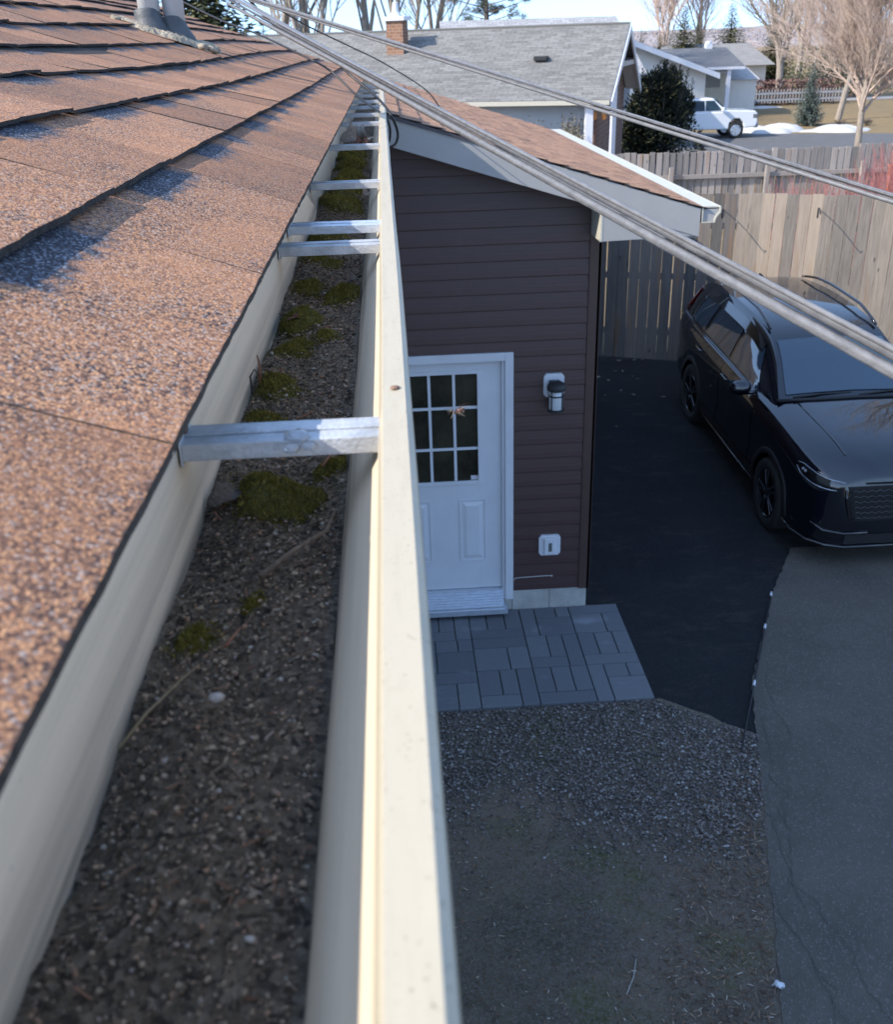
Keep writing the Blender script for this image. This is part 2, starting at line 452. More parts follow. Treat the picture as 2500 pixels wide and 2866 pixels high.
# gravel: thousands of loose stones in front of the patio
ICO = []
_t = (1+5**.5)/2
for a, b in ((-1,_t),(1,_t),(-1,-_t),(1,-_t)): ICO += [(a,b,0)]
for a, b in ((-1,_t),(1,_t),(-1,-_t),(1,-_t)): ICO += [(0,a,b)]
for a, b in ((-1,_t),(1,_t),(-1,-_t),(1,-_t)): ICO += [(b,0,a)]
ICO = [tuple(c/1.9021 for c in p) for p in ICO]
ICOF = [(0,11,5),(0,5,1),(0,1,7),(0,7,10),(0,10,11),(1,5,9),(5,11,4),(11,10,2),(10,7,6),(7,1,8),(3,9,4),(3,4,2),(3,2,6),(3,6,8),(3,8,9),(4,9,5),(2,4,11),(6,2,10),(8,6,7),(9,8,1)]
def stone(mb, x, y, z, r, rr, flat=.65):
    a = rr.uniform(0, 2*PI); ca, sa = math.cos(a), math.sin(a); ex = rr.uniform(.75, 1.35)
    vs = []
    for p in ICO:
        k = r*rr.uniform(.75, 1.2)
        px, py, pz = p[0]*k*ex, p[1]*k, p[2]*k*flat
        vs.append((x+px*ca-py*sa, y+px*sa+py*ca, z+pz))
    mb.add(vs, ICOF)
gr = MB(); rg = random.Random(11); n = 0
while n < 9400:
    x = rg.uniform(.0, 2.42); y = rg.uniform(4.3, 5.93)
    if y > 5.93-(x-1.8)*.78 and x > 1.8: continue
    if x > 2.42-(5.45-y)*.29: continue
    edge = 4.95 + .25*math.sin(x*3.1) - (.25 if x > 1.7 else 0)
    if y < edge and rg.random() > math.exp(-(edge-y)*5): continue
    stone(gr, x, y, G+rg.uniform(.006, .016), rg.uniform(.004, .0125), rg); n += 1
for k in range(4200):
    y = rg.uniform(.8, 4.9); x = rg.uniform(-.2, 1.0)*(1.2+.335*max(0, y-1.6))
    if x < 1.2+.335*(y-1.6)+.02: stone(gr, x, y, G+.004, rg.uniform(.0016, .006), rg)
tag(gr.build('gravel', island_mat('crushed_stone', [(0,(.06,.055,.05)),(.35,(.125,.108,.098)),(.65,(.18,.15,.135)),(.9,(.225,.20,.185)),(1,(.36,.345,.33))])), 'loose grey crushed stone between the paver patio and the bare soil', 'gravel', kind='stuff')
# mulch chips, dead grass and twigs over the soil
ch = MB(); n = 0
while n < 6800:
    y = rg.uniform(.6, 5.0); xr = float(np.interp(y, [.4,2.0,3.24,4.66,5.47], [1.25,1.42,1.77,2.19,2.42]))
    x = rg.uniform(-.2, xr-.02)
    near = (xr-x) < .50+.12*math.sin(y*2.1)
    if not near and rg.random() > .34: continue
    l = rg.uniform(.012, .04)*(1.0 if near else .8); w = rg.uniform(.002, .006); a = rg.uniform(0, PI)
    M = rotz(a) @ Matrix.Rotation(rg.uniform(-.5, .5), 3, 'Y')
    ch.obox((x, y, G+.006+rg.uniform(0,.01)), (l, w, .002), M); n += 1
tag(ch.build('mulch', island_mat('bark_chips', [(0,(.06,.043,.032)),(.4,(.17,.105,.067)),(.75,(.26,.165,.105)),(.93,(.34,.25,.175)),(1,(.5,.45,.38))])), 'brown bark chips and dead straw scattered over the soil beside the drive', 'mulch', kind='stuff')
gs = MB()
for k in range(9000):
    c = rg.choice(((.35,4.35,.55),(.6,3.9,.4),(.3,2.9,.5),(.75,3.0,.5),(1.2,3.3,.45),(.9,2.4,.5),(.2,3.6,.4)))
    x = rg.gauss(c[0], c[2]*.5); y = rg.gauss(c[1], c[2]*.6)
    if x > 1.2+.33*(y-1.6): continue
    a = rg.uniform(0, 2*PI); l = rg.uniform(.015, .05); t_ = rg.uniform(.2, 1.2)
    dx, dy = math.cos(a)*l*math.cos(t_), math.sin(a)*l*math.cos(t_); w = .0012
    gs.add([(x-w*math.sin(a), y+w*math.cos(a), G+.003), (x+w*math.sin(a), y-w*math.cos(a), G+.003), (x+dx, y+dy, G+.003+l*math.sin(t_)*.6)], [(0,1,2)])
tag(gs.build('grass', island_mat('winter_grass', [(0,(.045,.055,.02)),(.3,(.08,.085,.035)),(.6,(.13,.11,.065)),(1,(.24,.21,.15))])), 'thin flattened winter grass on the dark soil under the eave', 'grass', kind='stuff')

# ------------------------------------------------------------------ patio of concrete pavers
M_paver = None
def paver_mat():
    t = NT('charcoal_pavers'); co = t.coord(); g = t.n('NewGeometry')
    n = t.tex('Noise', co, 3.0, Detail=6.0, Roughness=.7); n2 = t.tex('Noise', co, 120.0, Detail=3.0)
    c = t.mix(g.outputs['Random Per Island'], (.125,.133,.146), (.172,.182,.196))
    ef = t.tex('Noise', t.coord('Object', (2.6, 4.5, 1)), 1.0, Detail=3.0)
    c = t.mix(t.rng(ef.outputs[0], .60, .74, 0, .6), c, (.30,.32,.36))
    c = t.mix(t.rng(n2.outputs[0], .3, .7, 0, .3), c, (.06,.065,.075))
    t.l(c, t.b.inputs['Base Color']); t.b.inputs['Roughness'].default_value = .8
    t.bump(n2.outputs[0], .3, .003)
    return t.m
pv = MB(); rp = random.Random(21); ztop = G+.032
def paver(x0, x1, y0, y1):
    g_ = .0035; j = rp.uniform(-.001, .0012); b = .004
    x0 += g_; x1 -= g_; y0 += g_; y1 -= g_
    pv.add([(x0,y0,G-.02),(x1,y0,G-.02),(x1,y1,G-.02),(x0,y1,G-.02),(x0,y0,ztop-b),(x1,y0,ztop-b),(x1,y1,ztop-b),(x0,y1,ztop-b),
            (x0+b,y0+b,ztop+j),(x1-b,y0+b,ztop+j),(x1-b,y1-b,ztop+j),(x0+b,y1-b,ztop+j)],
           [(0,1,5,4),(1,2,6,5),(2,3,7,6),(3,0,4,7),(4,5,9,8),(5,6,10,9),(6,7,11,10),(7,4,8,11),(8,9,10,11)])
xe = [-.40,.05,.49,.935,1.368,1.80]; ye = [5.93,6.40,6.86,7.30]
pat = [['a','b','c'],['d','a','b'],['b','d','c'],['c','b','a'],['a','c','d']]
for i in range(5):
    for j in range(3):
        x0, x1, y0, y1 = xe[i], xe[i+1], ye[j], ye[j+1]; w = x1-x0; h = y1-y0
        k = pat[i][j]
        if k == 'a':
            paver(x0, x0+w*.3, y0, y1); paver(x0+w*.3, x1, y0, y0+h*.62); paver(x0+w*.3, x1-w*.28, y0+h*.62, y1); paver(x1-w*.28, x1, y0+h*.62, y1)
        elif k == 'b':
            paver(x0, x1-w*.3, y0, y0+h*.3); paver(x1-w*.3, x1, y0, y1); paver(x0, x0+w*.4, y0+h*.3, y1); paver(x0+w*.4, x1-w*.3, y0+h*.3, y1)
        elif k == 'c':
            paver(x0, x0+w*.33, y0+h*.3, y1); paver(x0+w*.33, x0+w*.68, y0+h*.3, y1); paver(x0+w*.68, x1, y0+h*.3, y1); paver(x0, x1, y0, y0+h*.3)
        else:
            paver(x0, x1, y1-h*.32, y1); paver(x0, x0+w*.62, y0, y1-h*.32); paver(x0+w*.62, x1, y0, y1-h*.32)
patio = tag(pv.build('paver_patio', paver_mat()), 'small patio of charcoal concrete pavers at the white side door', 'patio')

# ------------------------------------------------------------------ near house: roof of real shingle tabs
SL = .34; al = math.atan(SL); ca_, sa_ = math.cos(al), math.sin(al)
Y0R, Y1R = -.6, 7.15
house = thing('brown_roofed_house', 'house with weathered brown shingle roof and two vent pipes, seen along its eave', 'house', (-4, 3.3, G))
def roofpt(s, y, n=0.0):
    wob = .007*math.sin(y*1.3+s*2.1)*min(1, s*3) + .005*math.sin(s*5.2+y*.7)*min(1, s*3)
    n += wob
    return (-.118 - s*ca_ + n*sa_, y, -.186 + s*sa_ + n*ca_)
def shingle_roof(fn, ncourse, expo, y0, y1, wmin, wmax, seed, near=None, fixed=None, thick=.0045, jag=.0010, curl=.0035):
    mb = MB(); rr = random.Random(seed)
    for k in range(ncourse):
        cuts = [y0]
        if fixed and k in fixed: cuts += fixed[k]
        while cuts[-1] < y1: cuts.append(cuts[-1]+rr.uniform(wmin, wmax))
        cuts[-1] = y1
        if len(cuts) > 2 and cuts[-1]-cuts[-2] < .06: cuts.pop(-2)
        for a, b in zip(cuts[:-1], cuts[1:]):
            gap = (.0040 if k else .0010) if near else .003
            a_, b_ = a+gap, b-gap
            lam = rr.choice((0, 0, .0014)) if k else 0; t1, t2, t3 = rr.random()**1.3, rr.random()**2, rr.random()
            hi = near and a < near and k < 7
            nu = 5 if hi else 3; nv = max(2, int((b_-a_)/(.022 if hi else .07)))
            ln = expo+.03; l0, l1, l2 = rr.uniform(0, curl), rr.uniform(0, curl), rr.uniform(-.3, .6)*curl; tl_ = rr.uniform(-.0012, .0028) if k else 0.0; lift = [l0+(l1-l0)*j/nv+l2*math.sin(PI*j/nv)+rr.uniform(0, .0007) for j in range(nv+1)]
            if not k: lift = [q*.08 for q in lift]
            o = len(mb.v)
            for i in range(nu+1):
                f = i/nu
                for j in range(nv+1):
                    g = j/nv; s = k*expo+ln*f; y = a_+(b_-a_)*g
                    if i == 0: s += rr.uniform(-jag, jag)*(1 if k else .5)
                    if i in (0,) or j in (0, nv): y += rr.uniform(-jag, jag)*.5
                    n = .003+(thick+.003+lam)*(1-f) + lift[j]*max(0, 1-f*1.8)**2 + tl_*g*(1-.6*f)
                    mb.v.append(fn(s, y, n)); mb.uv.append((g, min(1.0, f*ln/expo))); mb.col.append((t1, t2, t3, 1))
            for i in range(nu):
                for j in range(nv):
                    p = o+i*(nv+1)+j; mb.f.append((p, p+1, p+nv+2, p+nv+1)); mb.m.append(0)
            q = len(mb.v); dn = thick+lam+(.002 if k == 0 else 0)
            ring = [(0, j) for j in range(nv+1)]
            for (i, j) in ring:                                     # butt face
                x, y, z = mb.v[o+i*(nv+1)+j]; mb.v.append((x-dn*sa_*.3, y, z-dn)); mb.uv.append((.1, 0)); mb.col.append((0,0,0,1))
            for j in range(nv):
                mb.f.append((o+j, q+j, q+j+1, o+j+1)); mb.m.append(1)
            for jj in (0, nv):                                      # side faces in the cut-outs
                c0 = len(mb.v)
                for i in range(nu+1):
                    x, y, z = mb.v[o+i*(nv+1)+jj]; mb.v.append((x, y, z-thick*.9)); mb.uv.append((.1, 0)); mb.col.append((0,0,0,1))
                for i in range(nu):
                    p = o+i*(nv+1)+jj
                    mb.f.append((p, p+nv+1, c0+i+1, c0+i) if jj else (p, c0+i, c0+i+1, p+nv+1)); mb.m.append(1)
    return mb
fixed = {0: [-.22,.10,.46,.86,1.27,1.60,1.76,2.12], 1: [-.3,.15,.62,.99,1.27,1.72,2.0,2.24], 2: [-.1,.3,.72,1.1,1.42,1.80]}
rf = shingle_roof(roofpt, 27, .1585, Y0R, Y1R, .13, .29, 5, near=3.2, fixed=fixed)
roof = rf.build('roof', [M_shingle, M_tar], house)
dk = MB()
dk.hexa([(-.135,Y0R,-.1955),(-4.25,Y0R,1.186),(-4.25,Y1R-.03,1.186),(-.135,Y1R-.03,-.1955),(-.126,Y0R,-.189),(-4.25,Y0R,1.21),(-4.25,Y1R-.03,1.21),(-.126,Y1R-.03,-.189)])
dk.hexa([(-4.25,Y0R,1.186),(-8.4,Y0R,-.225),(-8.4,Y1R,-.225),(-4.25,Y1R,1.186),(-4.25,Y0R,1.225),(-8.4,Y0R,-.19),(-8.4,Y1R,-.19),(-4.25,Y1R,1.225)])
dk.build('roof_deck', M_tar, house)
fb = MB(); fb.box(-.165,-.1455,Y0R,Y1R-.05,-.40,-.212); fb.box(-.56,-.165,Y0R,Y1R-.05,-.40,-.385)
fb.build('fascia', M_cream, house)
hw = MB(); hw.box(-8.0,-.56,-.5,7.0,G,-.39)
hw.add([(-.56,7.0,-.39),(-8.0,7.0,-.39),(-4.25,7.0,1.15)], [(0,1,2)])
hw.build('wall', M_wall, house)
# vent pipes with rubber boots and lumps of mastic
for (px, py, hgt, lean) in ((-.825, 3.97, .62, .0), (-.748, 4.01, .62, .008)):
    zb = -.186 + (-.118-px)*SL
    p = MB(); p.tube([(px,py,zb-.05),(px+lean*.3,py,zb+.3),(px+lean,py,zb+hgt)], .038, 20)
    po = p.build('vent_pipe', M_pipe, house, smooth=False)
    for q in po.data.polygons: q.use_smooth = len(q.vertices) == 4
    b = MB(); b.lathe([(.074,-.02),(.068,.008),(.056,.030),(.047,.058),(.045,.078),(.042,.083),(.038,.085)], (px,py,zb), Matrix.Rotation(-.12, 3, 'Y'), 22)
    bo = b.build('boot', M_boot, po, smooth=True)
    fl = MB()
    rr = random.Random(int(py*100)); ring = []
    for k in range(26):
        a = 2*PI*k/26; r = .125+rr.uniform(-.025,.03)
        x, y = px+.02+r*math.cos(a), py+r*1.05*math.sin(a); z = -.186+(-.118-x)*SL
        ring.append((x, y, z))
    vs = []
    for f, hh in ((1.0,.008),(.88,.026),(.6,.024),(.3,.03)):
        for (x, y, z) in ring:
            X = px+(x-px)*f; Yy = py+(y-py)*f
            vs.append((X, Yy, -.186+(-.118-X)*SL+hh+rr.uniform(-.006,.006)))
    fs = [(i*26+k, i*26+(k+1)%26, (i+1)*26+(k+1)%26, (i+1)*26+k) for i in range(3) for k in range(26)]
    fl.add(vs, fs); fl.build('flashing', M_mastic, po, smooth=True)
    for k in range(3):
        a = rr.uniform(2.6, 4.2) if py < 4 else rr.uniform(4.6, 5.6); x, y = px+.02+.17*math.cos(a), py+.15*math.sin(a)
        ml = MB(); stone(ml, x, y, -.186+(-.118-x)*SL+.02, rr.uniform(.010,.019), rr, .7); ml.build('mastic_lump', M_mastic, po, smooth=True)

# ------------------------------------------------------------------ gutter
gut = thing('rain_gutter', 'long cream eaves gutter full of dirt and moss, held by metal straps', 'gutter', (-.07, 3.3, -.34))
def gx(y): return -.0024*max(0, y-.8)
prof = [(-.1435,-.197),(-.142,-.338),(-.058,-.338),(-.050,-.330),(-.0445,-.305),(-.0405,-.285),(-.033,-.268),(-.022,-.252),(-.0165,-.240),(-.0150,-.2235)]
prof2 = [(-.0150,-.2235),(-.0120,-.2190),(.0035,-.2170),(.0070,-.2195),(.0078,-.2245),(.0070,-.2440),(-.006,-.262),(-.026,-.280),(-.034,-.305),(-.046,-.338),(-.054,-.345),(-.145,-.345)]
def sweep(pr, mb, ya, yb, n, wav=0.0, mi=0):
    rr = random.Random(5); o = len(mb.v); ph = [rr.uniform(0, 6) for _ in range(4)]
    for i in range(n+1):
        y = ya+(yb-ya)*i/n; dx = gx(y); w = wav*(math.sin(y*4+ph[0])+.5*math.sin(y*9+ph[1]))
        for j, (x, z) in enumerate(pr):
            k = math.sin(PI*j/(len(pr)-1))
            mb.v.append((x+dx+w*k, y, z+w*.3*k))
    m = len(pr)
    for i in range(n):
        for j in range(m-1):
            mb.f.append((o+i*m+j, o+i*m+j+1, o+(i+1)*m+j+1, o+(i+1)*m+j)); mb.m.append(mi)
t1 = MB(); sweep(prof, t1, -.5, 6.9, 220, .0005); t1.build('trough', M_gutter, gut, smooth=True)
t2 = MB(); sweep(prof2, t2, -.5, 6.9, 120, .0004); ro = t2.build('rim', M_rim, gut, smooth=True); ro.data.set_sharp_from_angle(angle=R_(28))
md = ro.modifiers.new('thick', 'SOLIDIFY'); md.thickness = .0007; md.offset = -1
ec = MB(); ec.prism([(-.143,-.20),(-.143,-.343),(-.052,-.343),(-.03,-.29),(.0,-.25),(.004,-.219)], 'y', 6.9, 6.903); ec.build('end_cap', M_gutter, gut)
# crack in the old paint and overlapped joint on the rim
for yy in (3.22, 3.05):
    jn = MB()
    jn.hexa([(-.016+gx(yy),yy,-.2215),(.0082+gx(yy),yy,-.2210),(.0082+gx(yy),yy+.05,-.2210),(-.016+gx(yy),yy+.05,-.2215),
             (-.013+gx(yy),yy,-.2172),(.0035+gx(yy),yy,-.2152),(.0035+gx(yy),yy+.05,-.2152),(-.013+gx(yy),yy+.05,-.2172)])
    jn.build('joint_cover', M_rim, gut, bevel=.001)
nl = MB(); nl.lathe([(.0034,-.0006),(.0031,.0005),(.0012,.0011)], (-.0035,.655,-.2166), None, 14)
nl.build('nail_head', mat('rusty_nail', (.22,.13,.09), .8, var=.6, vscale=900), gut, smooth=True)
def hanger(y, mtl, tilt=0.0, hz=0.0, w=.034):
    h = MB(); x0, x1 = -.140+gx(y), -.010+gx(y); z0 = -.2255+hz
    def P(x, yy, z): return (x, yy+(x-x0)*tilt, z)
    n = 14
    for (ya, yb, za, zb) in ((-w/2, w/2, 0, .0014), (-w/2-.0012, -w/2, -.010, .0014), (w/2, w/2+.0012, -.010, .0014), (-.0035, .0035, .0014, .0030)):
        h.hexa([P(x0,y+ya,z0+za),P(x1,y+ya,z0+za),P(x1,y+yb,z0+za),P(x0,y+yb,z0+za),P(x0,y+ya,z0+zb),P(x1,y+ya,z0+zb),P(x1,y+yb,z0+zb),P(x0,y+yb,z0+zb)])
    h.box(x0-.0015, x0, y-w*.55, y+w*.55, z0-.014, z0+.016)
    o = h.build('hanger', mtl, gut, bevel=.0008)
    s = MB(); s.lathe([(.0045,0),(.0042,.0016),(.002,.0026)], (x0+.0005, y-.004, z0+.008), Matrix.Rotation(PI/2, 3, 'Y'), 10); s.build('screw', mat('rusty_screw', (.12,.08,.06), .7, metal=.4) if 'rusty_screw' not in bpy.data.materials else bpy.data.materials['rusty_screw'], o)
    return o
hs = [hanger(.600, M_galv), hanger(1.262, M_galv), hanger(1.405, M_galv2, tilt=-.05, hz=.002, w=.036)]
for y in (1.875, 2.60, 3.37, 3.80, 4.27, 4.70, 5.25, 5.8, 6.4): hs.append(hanger(y, M_galv))
bl = MB(); rr = random.Random(2)
for (dx, dy, r) in ((0,0,.0085),(.007,-.006,.0065),(-.004,-.012,.006)): stone(bl, -.0665+dx, .588+dy, -.2235-(.004 if dy else 0), r, rr, .55)
bl.build('sealant_blob', mat('clear_sealant', (.85,.87,.9), .08, trans=.85, spec=.6), hs[0], smooth=True)

# ------------------------------------------------------------------ dirt, moss and leaves in the gutter
def bed_z(x, y):
    return -.297 + .005*math.sin(y*9+1)*math.cos(x*40) + .004*math.sin(y*23+x*60) + (.003 if x < -.1 else 0) - .003*math.sin(y*2.2)
bd = MB(); rr = random.Random(9)
NX, NY = 16, 420
for i in range(NY+1):
    y = -.35+7.2*(i/NY)**1.6
    for j in range(NX+1):
        x = -.1425+.0995*j/NX
        bd.v.append((x+gx(y), y, bed_z(x, y)+rr.uniform(-.0022,.0022)))
for i in range(NY):
    for j in range(NX):
        a = i*(NX+1)+j; bd.f.append((a, a+1, a+NX+2, a+NX+1)); bd.m.append(0)
def dirt_mat():
    t = NT('wet_gutter_dirt'); co = t.coord()
    n = t.tex('Noise', co, 150.0, Detail=8.0, Roughness=.85); n2 = t.tex('Noise', co, 11.0, Detail=4.0); v = t.tex('Voronoi', co, 300.0)
    c = t.ramp(n.outputs[0], [(.3,(.06,.045,.031)),(.45,(.21,.162,.112)),(.6,(.38,.30,.212)),(.78,(.54,.44,.325))])
    c = t.mix(t.rng(n2.outputs[0], .5, .7, 0, .5), c, (.13,.113,.095))
    s = t.n('SeparateColor'); t.l(v.outputs['Color'], s.inputs[0])
    c = t.mix(t.rng(s.outputs[0], .74, .86, 0, .8), c, (.40,.325,.24)); c = t.mix(t.rng(s.outputs[1], .66, .84, 0, .7), c, (.035,.029,.023))
    t.l(c, t.b.inputs['Base Color']); t.b.inputs['Roughness'].default_value = .9; t.b.inputs['Specular IOR Level'].default_value = .3
    t.bump(t.math('ADD', n.outputs[0], v.outputs['Distance']), 1.0, .006)
    return t.m
tag(bd.build('gutter_dirt', dirt_mat(), smooth=True), 'dark rotted leaf dirt filling the bottom of the cream gutter', 'dirt', kind='stuff')
lt = MB(); nd = MB()
for k in range(21000):
    y = .02+3.6*rr.random()**1.9; x = rr.uniform(-.138, -.047)
    z = bed_z(x, y)+rr.uniform(.0005, .0045); a = rr.uniform(0, PI)
    sc = .55+.45*min(1, y)
    kind = rr.random()
    if kind < .84: l, w, h = rr.uniform(.0012,.0034)*sc, rr.uniform(.0007,.0016)*sc, rr.uniform(.0003,.0008)
    elif kind < .95: l, w, h = rr.uniform(.004,.012)*sc, rr.uniform(.0005,.0011), .0006
    else: l, w, h = rr.uniform(.002,.0042)*sc, rr.uniform(.0015,.003)*sc, rr.uniform(.0004,.0008)
    M = rotz(a) @ Matrix.Rotation(rr.uniform(-.5,.5), 3, 'Y') @ Matrix.Rotation(rr.uniform(-.5,.5), 3, 'X')
    if kind < .66: stone(lt, x+gx(y), y, z, l*(.42 if kind < .5 else .72), rr, .7)
    else: (nd if .84 <= kind < .95 else lt).obox((x+gx(y), y, z), (l, w, h), M)
tag(nd.build('dead_needles', island_mat('dead_needle_mix', [(0,(.04,.032,.026)),(.4,(.11,.082,.055)),(.75,(.19,.145,.10)),(.92,(.20,.10,.06)),(1,(.30,.26,.21))])), 'dead conifer needles strewn over the gutter dirt', 'needles', kind='stuff')
tag(lt.build('gutter_litter', island_mat('seeds_and_needles', [(0,(.025,.021,.017)),(.25,(.085,.067,.05)),(.5,(.22,.17,.12)),(.78,(.37,.285,.20)),(.88,(.32,.18,.11)),(.97,(.34,.30,.25)),(1,(.42,.39,.35))])), 'seeds, needles and shingle grit lying on the gutter dirt', 'litter', kind='stuff')
M_moss = island_mat('moss_blades', [(0,(.06,.055,.011)),(.5,(.155,.13,.02)),(.85,(.26,.21,.036)),(1,(.38,.30,.08))], .9)
M_mossb = mat('moss_body', (.10,.093,.015), .95, var=.5, vscale=150, bump=.6, bscale=500)
MOSS = [(-.092,.655,.036,.036,.017,'wide dark moss hump just behind the nearest strap'),(-.056,.712,.017,.016,.007,'flat moss patch by the gutter front next to the nearest strap'),
 (-.121,.818,.016,.02,.009,'olive moss patch against the back wall beyond the nearest strap'),(-.118,.905,.02,.026,.008,'ragged low moss patch at the back wall, third along the gutter'),
 (-.112,1.135,.023,.03,.017,'round bright moss cushion, tallest of the middle stretch'),(-.113,1.045,.02,.022,.009,'low moss tuft directly on the near side of the round bright cushion'),
 (-.078,1.068,.011,.016,.006,'small moss tuft in mid gutter right of the round bright cushion'),(-.068,1.285,.021,.045,.010,'long moss pad near the gutter front before the paired straps'),
 (-.116,1.335,.02,.035,.009,'thin moss pad at the back wall between the paired straps'),(-.112,1.52,.027,.045,.009,'moss pad at the back wall just past the paired straps'),
 (-.108,1.70,.028,.05,.012,'moss mound midway between the bright strap and the next strap'),(-.093,2.05,.045,.09,.014,'broad moss mound just past the fourth strap'),
 (-.096,2.28,.044,.08,.016,'full-width moss mound in mid bay before the fifth strap'),(-.094,2.46,.042,.06,.012,'narrow moss ridge close before the fifth strap'),
 (-.094,2.70,.043,.07,.018,'tall moss roll just past the fifth strap'),(-.096,2.86,.043,.07,.017,'second moss roll past the fifth strap'),
 (-.097,3.03,.042,.07,.018,'third moss roll past the fifth strap, before the dead leaves'),(-.122,.470,.011,.018,.005,'tiny moss tuft at the back wall on the near side of the nearest strap'),(-.094,.505,.006,.01,.003,'pinhead of moss in mid gutter on the near side of the nearest strap')]
for (mx_, my, rx, ry, hh, lab) in MOSS:
    if my > 2: hh *= 1.5; ry *= 1.15
    elif my > .75: rx *= 1.22; ry *= 1.25; hh *= .95
    mb = MB(); r2 = random.Random(int(my*1000)); ph = [r2.uniform(0, 6) for _ in range(4)]
    def dome(u, v, f=1.0):
        a = u*2*PI; r = v*(1+.16*math.sin(2*a+ph[0])+.1*math.sin(3*a+ph[1])+.07*math.sin(5*a+ph[2]))
        x = mx_+rx*r*math.cos(a); y = my+ry*r*math.sin(a)
        x = max(-.141, min(-.046, x))
        z = bed_z(x, y)-.003+(hh+.003)*max(0, 1-v*v)**.6*(1+.12*math.sin(x*260+ph[3])*math.sin(y*190))
        return Vector((x+gx(y), y, z))
    mb.grid(lambda u, v: dome(u, v), 26, 8)
    nb_ = len(mb.f); n = int(min(5200, 700+2.2e6*rx*ry))
    for k in range(n):
        u, v = r2.random(), r2.random()**.55
        p = dome(u, v); q = dome((u+.01) % 1, v); s_ = dome(u, max(0, v-.04))
        nrm = Vector((0,0,1))+(Vector((p.x-mx_-gx(my), p.y-my, 0)))*(14*v*.4/max(rx, .01)*.03)
        l = r2.uniform(.0016,.0038)*(1 if my < 2 else 1.5); w = l*.16
        d = Vector((r2.gauss(0,.5), r2.gauss(0,.5), 1)).normalized()*l; sd = Vector((r2.gauss(0,1), r2.gauss(0,1), 0)).normalized()*w
        mb.add([p-sd, p+sd, p+d+nrm*0], [(0,1,2)], 1)
    for k in range(n//5):
        u = r2.random(); v = 1+.4*r2.random()**1.6; a = u*2*PI; r = v*(1+.16*math.sin(2*a+ph[0])+.1*math.sin(3*a+ph[1]))
        x, y = mx_+rx*r*math.cos(a), my+ry*r*math.sin(a)
        if not -.141 < x < -.047: continue
        p = Vector((x+gx(y), y, bed_z(x, y)+.001)); l = r2.uniform(.0014,.003)*(1 if my < 2 else 1.5); d = Vector((r2.gauss(0,.6), r2.gauss(0,.6), 1)).normalized()*l; sd = Vector((r2.gauss(0,1), r2.gauss(0,1), 0)).normalized()*l*.2
        mb.add([p-sd, p+sd, p+d], [(0,1,2)], 1)
    tag(mb.build('moss_clump', [M_mossb, M_moss], smooth=False), lab, 'moss', 'moss growing along the gutter')
# dead leaves and papery scraps
def leaf(name, c, L_, W_, rot, tilt, mtl, lab, curl=.5, cat='leaf', group='dead leaves in the gutter'):
    mb = MB(); M = rotz(rot) @ Matrix.Rotation(tilt, 3, 'X')
    def fn(u, v):
        w = W_*math.sin(PI*min(.98, max(.02, u)))**.7*(1+.25*math.sin(u*19))
        x = (u-.5)*L_; y = (v-.5)*w; z = curl*(y*y)/max(W_, .001)*2+.12*L_*math.sin(u*4)
        return tuple(Vector(c)+M @ Vector((x, y, z)))
    mb.grid(fn, 12, 6); o = mb.build(name, mtl, smooth=True)
    s = o.modifiers.new('thick', 'SOLIDIFY'); s.thickness = .0005
    return tag(o, lab, cat, group)
M_leafg = mat('grey_dead_leaf', (.22,.19,.16), .8, var=.4, vscale=120, bump=.4, bscale=300)
M_leafd = mat('brown_dead_leaf', (.12,.095,.075), .8, var=.4, vscale=120, bump=.4, bscale=300)
M_leafr = mat('rust_dead_leaf', (.17,.075,.045), .8, var=.5, vscale=120, bump=.4, bscale=300)
leaf('dead_leaf', (-.128,.640,-.288), .034, .018, .9, .5, M_leafd, 'grey curled leaf tucked under the nearest strap at the back wall')
leaf('dead_leaf', (-.054,1.36,-.290), .03, .014, 1.2, .2, M_leafd, 'small grey leaf stuck to the gutter front by the paired straps')
leaf('dead_leaf', (-.110,3.22,-.262), .09, .06, .8, .9, M_leafg, 'large pale leaf standing up against the back wall far along the gutter', .9)
leaf('dead_leaf', (-.082,3.26,-.262), .07, .05, 2.2, .9, mat('pale_papery_leaf', (.40,.36,.31), .8, var=.3, vscale=90), 'whitish papery leaf leaning beside the large standing leaf', .9)
leaf('dead_leaf', (-.080,3.16,-.278), .06, .05, .2, .2, M_leafr, 'rust brown leaf lying flat in front of the standing leaves')
leaf('dead_leaf', (-.058,3.18,-.276), .05, .035, 1.0, .4, M_leafr, 'rust brown leaf lying against the gutter front near the standing leaves')
leaf('dead_leaf', (-.050,2.10,-.274), .05, .03, 1.4, .9, M_leafg, 'dark curled leaf clinging to the gutter front by the broad moss mound')
leaf('dead_leaf', (-.112,1.118,-.283), .03, .008, .1, .3, M_leafr, 'thin brown leaf strip lying between two moss cushions')
def twig(pts, r, lab, mtl, name='twig', cat='twig', group='twigs in the gutter'):
    mb = MB(); n = len(pts); mb.tube(pts, [r*(1-.5*i/(n-1)) for i in range(n)], 6)
    return tag(mb.build(name, mtl, smooth=True), lab, cat, group)
M_twig = mat('dry_twig', (.16,.12,.085), .85, var=.4, vscale=200, bump=.4, bscale=300)
M_needle = mat('orange_needle', (.24,.10,.055), .7, var=.3, vscale=100)
twig([(-.137,.365,-.287),(-.128,.385,-.283),(-.117,.41,-.283),(-.110,.425,-.284)], .0008, 'straw coloured curved stem in the blurred near part of the gutter', mat('straw_stem', (.24,.19,.11), .8))
twig([(-.134,.855,-.283),(-.135,.86,-.268),(-.131,.862,-.262),(-.126,.86,-.268)], .0012, 'thin dark hooked twig standing at the back wall', mat('dark_twig', (.05,.04,.035), .8))
